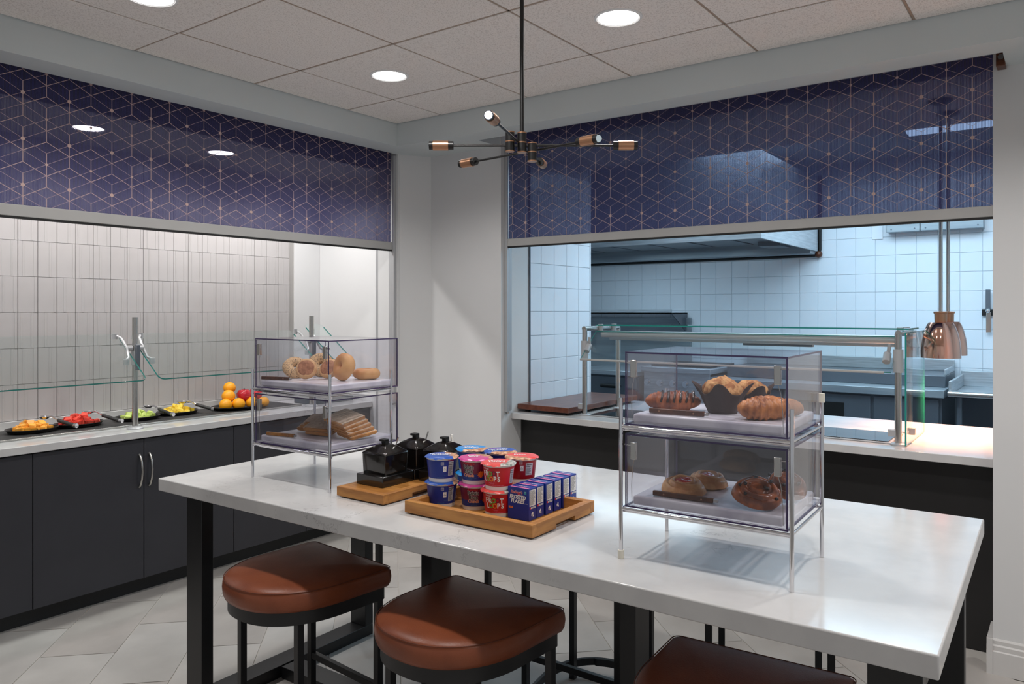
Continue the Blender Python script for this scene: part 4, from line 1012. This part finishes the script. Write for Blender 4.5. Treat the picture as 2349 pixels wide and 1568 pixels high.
def cal_badge(parent, uc, vc, fmap, m='print_white', body='220', body2='CAL'):
    w_ = .0045
    patch(fmap, [(uc-w_, vc-.0052, uc+w_, vc-.0045), (uc-w_, vc+.0045, uc+w_, vc+.0052), (uc-w_, vc-.0045, uc-w_+.0007, vc+.0045), (uc+w_-.0007, vc-.0045, uc+w_, vc+.0045)], 'calorie_badge', m, parent, .0005)
    text('lettering', body, .0046, fmap, m, parent, (uc, vc+.0018), lift=.0008); text('lettering', body2, .0036, fmap, m, parent, (uc, vc-.0022), lift=.0008)
def cup(x, y, z, rz, kind, label, full=True):
    t = thing('cereal_cup', (x, y, z), rz, label, 'cereal cup', 'cereal cups on the bamboo tray')
    MB().lathe([(CR0, 0), (CR1, CH), (CR1+.002, CH+.001), (CR1+.002, CH+.005), (CR1-.002, CH+.005)], 40).build('cup', 'cup_white', t, smooth=40)
    rr = lambda v: CR0+(CR1-CR0)*v/CH+.0005
    K = {'flakes': ('print_navy', None, 'print_blue'), 'raisin': ('print_purple', 'print_navy', 'print_magenta'), 'loops': ('print_red', None, 'print_coral'), 'choc': ('print_darkred', None, 'print_coral'), 'rice': ('print_blue', None, 'print_sky'), 'flakes2': ('print_navy', None, 'print_blue')}[kind]
    if K[1]:
        MB().lathe([(rr(.013), .013), (rr(.034), .034)], 40, cap=False).build('sleeve_print', K[1], t, smooth=60); MB().lathe([(rr(.034), .034), (rr(.074), .074)], 40, cap=False).build('sleeve_print', K[0], t, smooth=60)
    else: MB().lathe([(rr(.013), .013), (rr(.074), .074)], 40, cap=False).build('sleeve_print', K[0], t, smooth=60)
    # foil lid with crimped rim and printed picture area
    n = 60; r0 = .0585; sd = random.Random(int(x*1000)+int(y*777)); ph = sd.uniform(0, 6)
    def rim(i): a = 2*PI*i/n; return r0*(1+.02*math.sin(3*a+ph)+.012*math.sin(11*a)), CH+.0035+.0018*math.sin(5*a+ph)+.0012*math.sin(17*a)
    b = MB(); rings = []
    rings.append([(rim(i)[0]*math.cos(2*PI*i/n), rim(i)[0]*math.sin(2*PI*i/n), rim(i)[1]-.002) for i in range(n)])
    for f, z in ((.90, CH+.0062), (.80, CH+.0068), (.5, CH+.0060), (.25, CH+.0058), (.01, CH+.0058)): rings.append([(r0*f*math.cos(2*PI*i/n), r0*f*math.sin(2*PI*i/n), z) for i in range(n)])
    b.loft(rings, cap=False); b.b.faces.ensure_lookup_table()
    pa = {'flakes': -1.2, 'raisin': -.9, 'loops': -1.9, 'choc': 2.6, 'rice': 3.4, 'flakes2': 3.2}[kind]
    for f in b.b.faces:
        c_ = f.calc_center_median(); a = math.atan2(c_.y, c_.x)
        if (c_.x*math.cos(pa)+c_.y*math.sin(pa)) > .026 + .006*math.sin(7*a): f.material_index = 1
    lid = b.build('foil_lid', [K[2], 'loops_picture' if kind == 'loops' else 'cereal_picture'], t, smooth=60)
    if not full: return t
    zl = CH+.0074
    lm = lambda u, v, lift=0: (v, -u, zl+lift)
    LT = {'flakes': ('FROSTED', 'FLAKES', 'print_white'), 'flakes2': ('FROSTED', 'FLAKES', 'print_white'), 'raisin': ('Raisin', 'Bran', 'print_white'), 'loops': ('FROOT', 'LOOPS', 'print_white'), 'choc': ('Krave', '', 'print_white'), 'rice': ('RICE', 'KRISPIES', 'print_white')}[kind]
    text('lettering', LT[0], .019, lm, LT[2], lid, (-.006, .012), bold=.02, squash=.9)
    if LT[1]: text('lettering', LT[1], .019, lm, LT[2], lid, (-.006, -.004), bold=.02, squash=.9)
    text('lettering', "Kellogg's", .010, lm, 'print_pink', lid, (-.012, .028), bold=.01, shear=.2)
    return t
def cup_art(t, kind):
    F = cupf
    if kind == 'flakes':
        cal_badge(t, .006, .064, F); tri_badge(t, .014, .045, F); nutrition(t, .036, .022, .070, .020, F); text('lettering', "Kellogg's", .007, F, 'print_crimson', t, (.036, .0735), shear=.2, bold=.01)
        text('lettering', 'NET WT 2.1 OZ', .0035, F, 'print_teal', t, (0, .0165)); text('lettering', '110 CAL', .003, F, 'print_teal', t, (.016, .025))
    if kind == 'raisin':
        text('lettering', "Kellogg's", .011, F, 'print_crimson', t, (-.020, .070), shear=.2, bold=.02, lift=.0006)
        for body, sz, v, u in (('Raisin', .0195, .058, -.022), ('Bran', .0195, .044, -.021)):
            text('lettering', body, sz, F, 'print_white', t, (u, v), bold=.055, lift=.0004, squash=.82); text('lettering', body, sz, F, 'print_black', t, (u, v), bold=.012, lift=.0012, squash=.82)
        text('lettering', 'Crunch', .0145, F, 'print_white', t, (-.021, .0305), bold=.05, lift=.0004, squash=.85); text('lettering', 'Crunch', .0145, F, 'print_orange', t, (-.021, .0305), bold=.012, lift=.0012, squash=.85)
        text('lettering', 'CEREAL WITH HONEY OAT CLUSTERS', .003, F, 'print_teal', t, (-.020, .0215)); text('lettering', 'NET WT 2.8 OZ', .003, F, 'print_teal', t, (-.020, .0175))
        starburst('sun_burst', .020, .034, .0125, 'print_orange', t, F)
        nutrition(t, .056, .022, .070, .020, F); cal_badge(t, .030, .066, F)
    if kind == 'loops':
        cols = ['print_white', 'print_white', 'print_green', 'print_purple', 'print_white']
        for i, ch in enumerate('FROOT'): text('lettering', ch, .022, F, cols[i], t, (-.052+.0125*i, .053+(.001 if i % 2 else 0)), bold=.04, lift=.0006, squash=.82)
        cols = ['print_white', 'print_green', 'print_orange', 'print_white', 'print_white']
        for i, ch in enumerate('LOOPS'): text('lettering', ch, .022, F, cols[i], t, (-.048+.0122*i, .036+(.001 if i % 2 else 0)), bold=.04, lift=.0006, squash=.82)
        text('lettering', "Kellogg's", .007, F, 'print_white', t, (-.044, .069), shear=.2, bold=.01)
        text('lettering', 'NATURAL FRUIT', .0032, F, 'print_pink', t, (-.022, .0245)); text('lettering', 'FLAVORS', .0032, F, 'print_pink', t, (-.022, .0215)); text('lettering', 'SWEETENED MULTIGRAIN CEREAL', .0035, F, 'print_pink', t, (-.008, .0165))
        nutrition(t, .050, .020, .066, .020, F)
    if kind == 'choc':
        cal_badge(t, -.002, .068, F); tri_badge(t, .0005, .050, F); nutrition(t, .026, .026, .066, .026, F)
LZ, UZ = .9208, 1.0060
cups = [(1.967, 1.733, 'flakes', 'navy', 0), (2.010, 1.621, 'raisin', 'purple and navy', .0), (1.988, 1.506, 'loops', 'red', .0), (2.121, 1.510, 'choc', 'dark red', 0), (2.137, 1.741, 'rice', 'light blue lidded', .3), (2.160, 1.628, 'flakes2', 'blue lidded', .3)]
desc = {'flakes': ('upper navy cereal cup at the front left of the tray, blue lid', 'lower navy cereal cup at the front left of the tray'),
        'raisin': ('upper purple cereal cup with a magenta lid, middle of the front', 'lower purple cereal cup, middle of the front'),
        'loops': ('upper red cereal cup with coloured letters, beside the little boxes', 'lower red cereal cup with coloured letters, half hidden by the boxes'),
        'choc': ('upper dark red cereal cup standing furthest right', 'lower dark red cereal cup furthest right, hidden behind the boxes'),
        'rice': ('upper cereal cup with the light blue lid at the back left', 'lower light blue cereal cup at the back left'),
        'flakes2': ('upper cereal cup with a royal blue lid at the back', 'lower cereal cup at the back, below the royal blue lid')}
for x, y, k, c_, r_ in cups:
    for lvl, z in ((1, LZ), (0, UZ)):
        t = cup(x, y, z, HEAD+r_+(.35 if lvl and k == 'raisin' else .25 if lvl and k == 'loops' else 0), k, desc[k][lvl], not lvl); cup_art(t, k)

# little cereal boxes
def cereal_box():
    t = thing('cereal_box', (0, 0, 0), 0, '', 'cereal box', 'small navy cereal boxes in a row')
    D, W2, H = .044, .0405, .101
    b = MB(); b.box(0, -W2, 0, D, W2, H).build('carton', 'print_navy', t, bevel=.0012)
    F = lambda u, v, lift=0: (-.0004-lift, -u, v)
    text('lettering', "Kellogg's", .0125, F, 'print_white', t, (-.006, .086), shear=.25, bold=.04); text('lettering', "Kellogg's", .0125, F, 'print_crimson', t, (-.006, .086), shear=.25, bold=.012, lift=.0004)
    text('lettering', 'FROSTED', .0170, F, 'print_white', t, (-.002, .0705), shear=.2, bold=.035, squash=.86); text('lettering', 'FLAKES', .0170, F, 'print_white', t, (-.002, .0575), shear=.2, bold=.035, squash=.92)
    text('lettering', 'NET WT 1.2 OZ', .003, F, 'print_white', t, (.029, .053)); patch(F, [(.024, .083, .032, .092)], 'calorie_badge', 'print_teal', t, .0003)
    text('lettering', '130', .004, F, 'print_white', t, (.028, .089), lift=.0005); patch(F, [(-.036, .034, -.020, .040)], 'flash', 'print_orange', t, .0003); text('lettering', 'SWEET', .004, F, 'print_navy', t, (-.028, .037), lift=.0006)
    T = lambda u, v, lift=0: (v, -u, H+.0004+lift)
    patch(T, [(-W2+.009, .002, W2-.003, .010)], 'top_stripe', 'print_pink', t, .0001)
    text('lettering', 'FROSTED FLAKES', .0072, T, 'print_white', t, (0, .026), shear=.2, bold=.03); text('lettering', "Kellogg's", .006, T, 'print_pink', t, (0, .018), shear=.2)
    R = lambda u, v, lift=0: (u, -W2-.0004-lift, v)
    patch(R, [(.004, .045, D-.004, .096)], 'nutrition_panel', 'print_white', t, .0001)
    rr = random.Random(5); rows = []; v = .093
    while v > .048: e = rr.uniform(.6, 1); rows.append((.006, v-.0005, .006+(D-.012)*e, v+.0004)); v -= .0024
    patch(R, rows, 'small_print', 'print_black', t, .0003)
    patch(R, [(.012, .037, D-.004, .042)], 'label_strip', 'print_white', t, .0001); patch(R, [(.005, .0365, .012, .0425)], 'label_strip', 'print_crimson', t, .0001); patch(R, [(.014, .039, D-.007, .0402)], 'small_print', 'print_black', t, .0003)
    patch(R, [(.015, .014, .020, .022), (.020, .018, .026, .026), (.022, .011, .028, .017)], 'small_emblem', 'print_white', t, .0001)
    return t
box0 = cereal_box()
ordn = ['frontmost', 'second', 'third', 'fourth', 'fifth', 'rearmost']
for k, xk in enumerate((1.969, 2.0155, 2.066, 2.119, 2.168, 2.216)):
    o = box0 if k == 0 else dup(box0)
    o.location = (xk if k < 5 else 2.2145, 1.415+(.002 if k % 2 else 0), LZ); o.rotation_euler = (0, 0, .012)
    o.scale = (.97, 1, 1); o['label'] = f'{ordn[k]} of the six small navy cereal boxes in a row'
    if k == 5: o.location.x = 2.2165

# ================================================================ HANGING LAMP
def wl_(lat, d): return (lat*.590+d*.8074, -lat*.8074+d*.590)
CX, CY = 2.25, 1.60; ZA = 2.175
t = thing('sputnik_lamp', (CX, CY, ZA), 0, 'black and copper six-arm hanging lamp on a long rod', 'lamp')
def L(lat, d, z): x, y = wl_(lat, d); return (x-CX, y-CY, z)
d0 = CX*.8074+CY*.59; lt0 = CX*.590-CY*.8074
hubs = []
for dl_, z0, z1 in ((-.043, -.022, .048), (0, -.026, .045), (.037, -.058, .008)):
    x, y, _ = L(lt0+dl_, d0, 0)
    MB().cyl((x, y, z0), (x, y, z1), .0165, 24).build('hub', 'lamp_black', t, smooth=40)
    b = MB()
    for z in (z0-.001, (z0+z1)/2-.002, z1-.003): b.lathe([(.0165, z), (.0172, z), (.0172, z+.004), (.0165, z+.004)], 24, c=(x, y))
    b.build('hub_band', 'copper', t, smooth=40)
MB().cyl((0, 0, .04), (0, 0, ZC-ZA), .0075, 14).build('rod', 'lamp_black', t, smooth=40)
MB().lathe([(.065, ZC-ZA-.001), (.065, ZC-ZA-.02), (.012, ZC-ZA-.024)], 28).build('ceiling_canopy', 'lamp_black', t, smooth=40)
def socket(p, q, lit):
    """socket whose axis runs from inner end p to outer end q"""
    p, q = Vector(p), Vector(q); u = (q-p).normalized(); n = .087
    g = MB(); g.cyl(p, p+u*.087, .0155, 20); so = g.build('socket', 'lamp_black', t, smooth=40)
    MB().cyl(p+u*.018, p+u*.073, .0175, 24).build('copper_sleeve', 'copper', so, smooth=40)
    MB().ball(tuple(p+u*(.087 if lit else .080)), .0125 if lit else .0095, 12).build('bulb', 'bulb_on' if lit == 2 else ('bulb_glint' if lit == 1 else 'lamp_black'), so, smooth=60)
for (a, c_, z, la, lb) in (((-.298, d0), (.451, d0), -.001, 0, 0), ((-.073, 2.38), (.132, 3.20), .012, 2, 0), ((-.205, 3.05), (.292, 2.60), -.012, 0, 1)):
    A = Vector(L(a[0], a[1], z)); B = Vector(L(c_[0], c_[1], z)); u = (B-A).normalized()
    MB().cyl(A+u*.085, B-u*.085, .0045, 10).build('arm', 'lamp_black', t, smooth=40)
    socket(A+u*.087, A, la); socket(B-u*.087, B, lb)
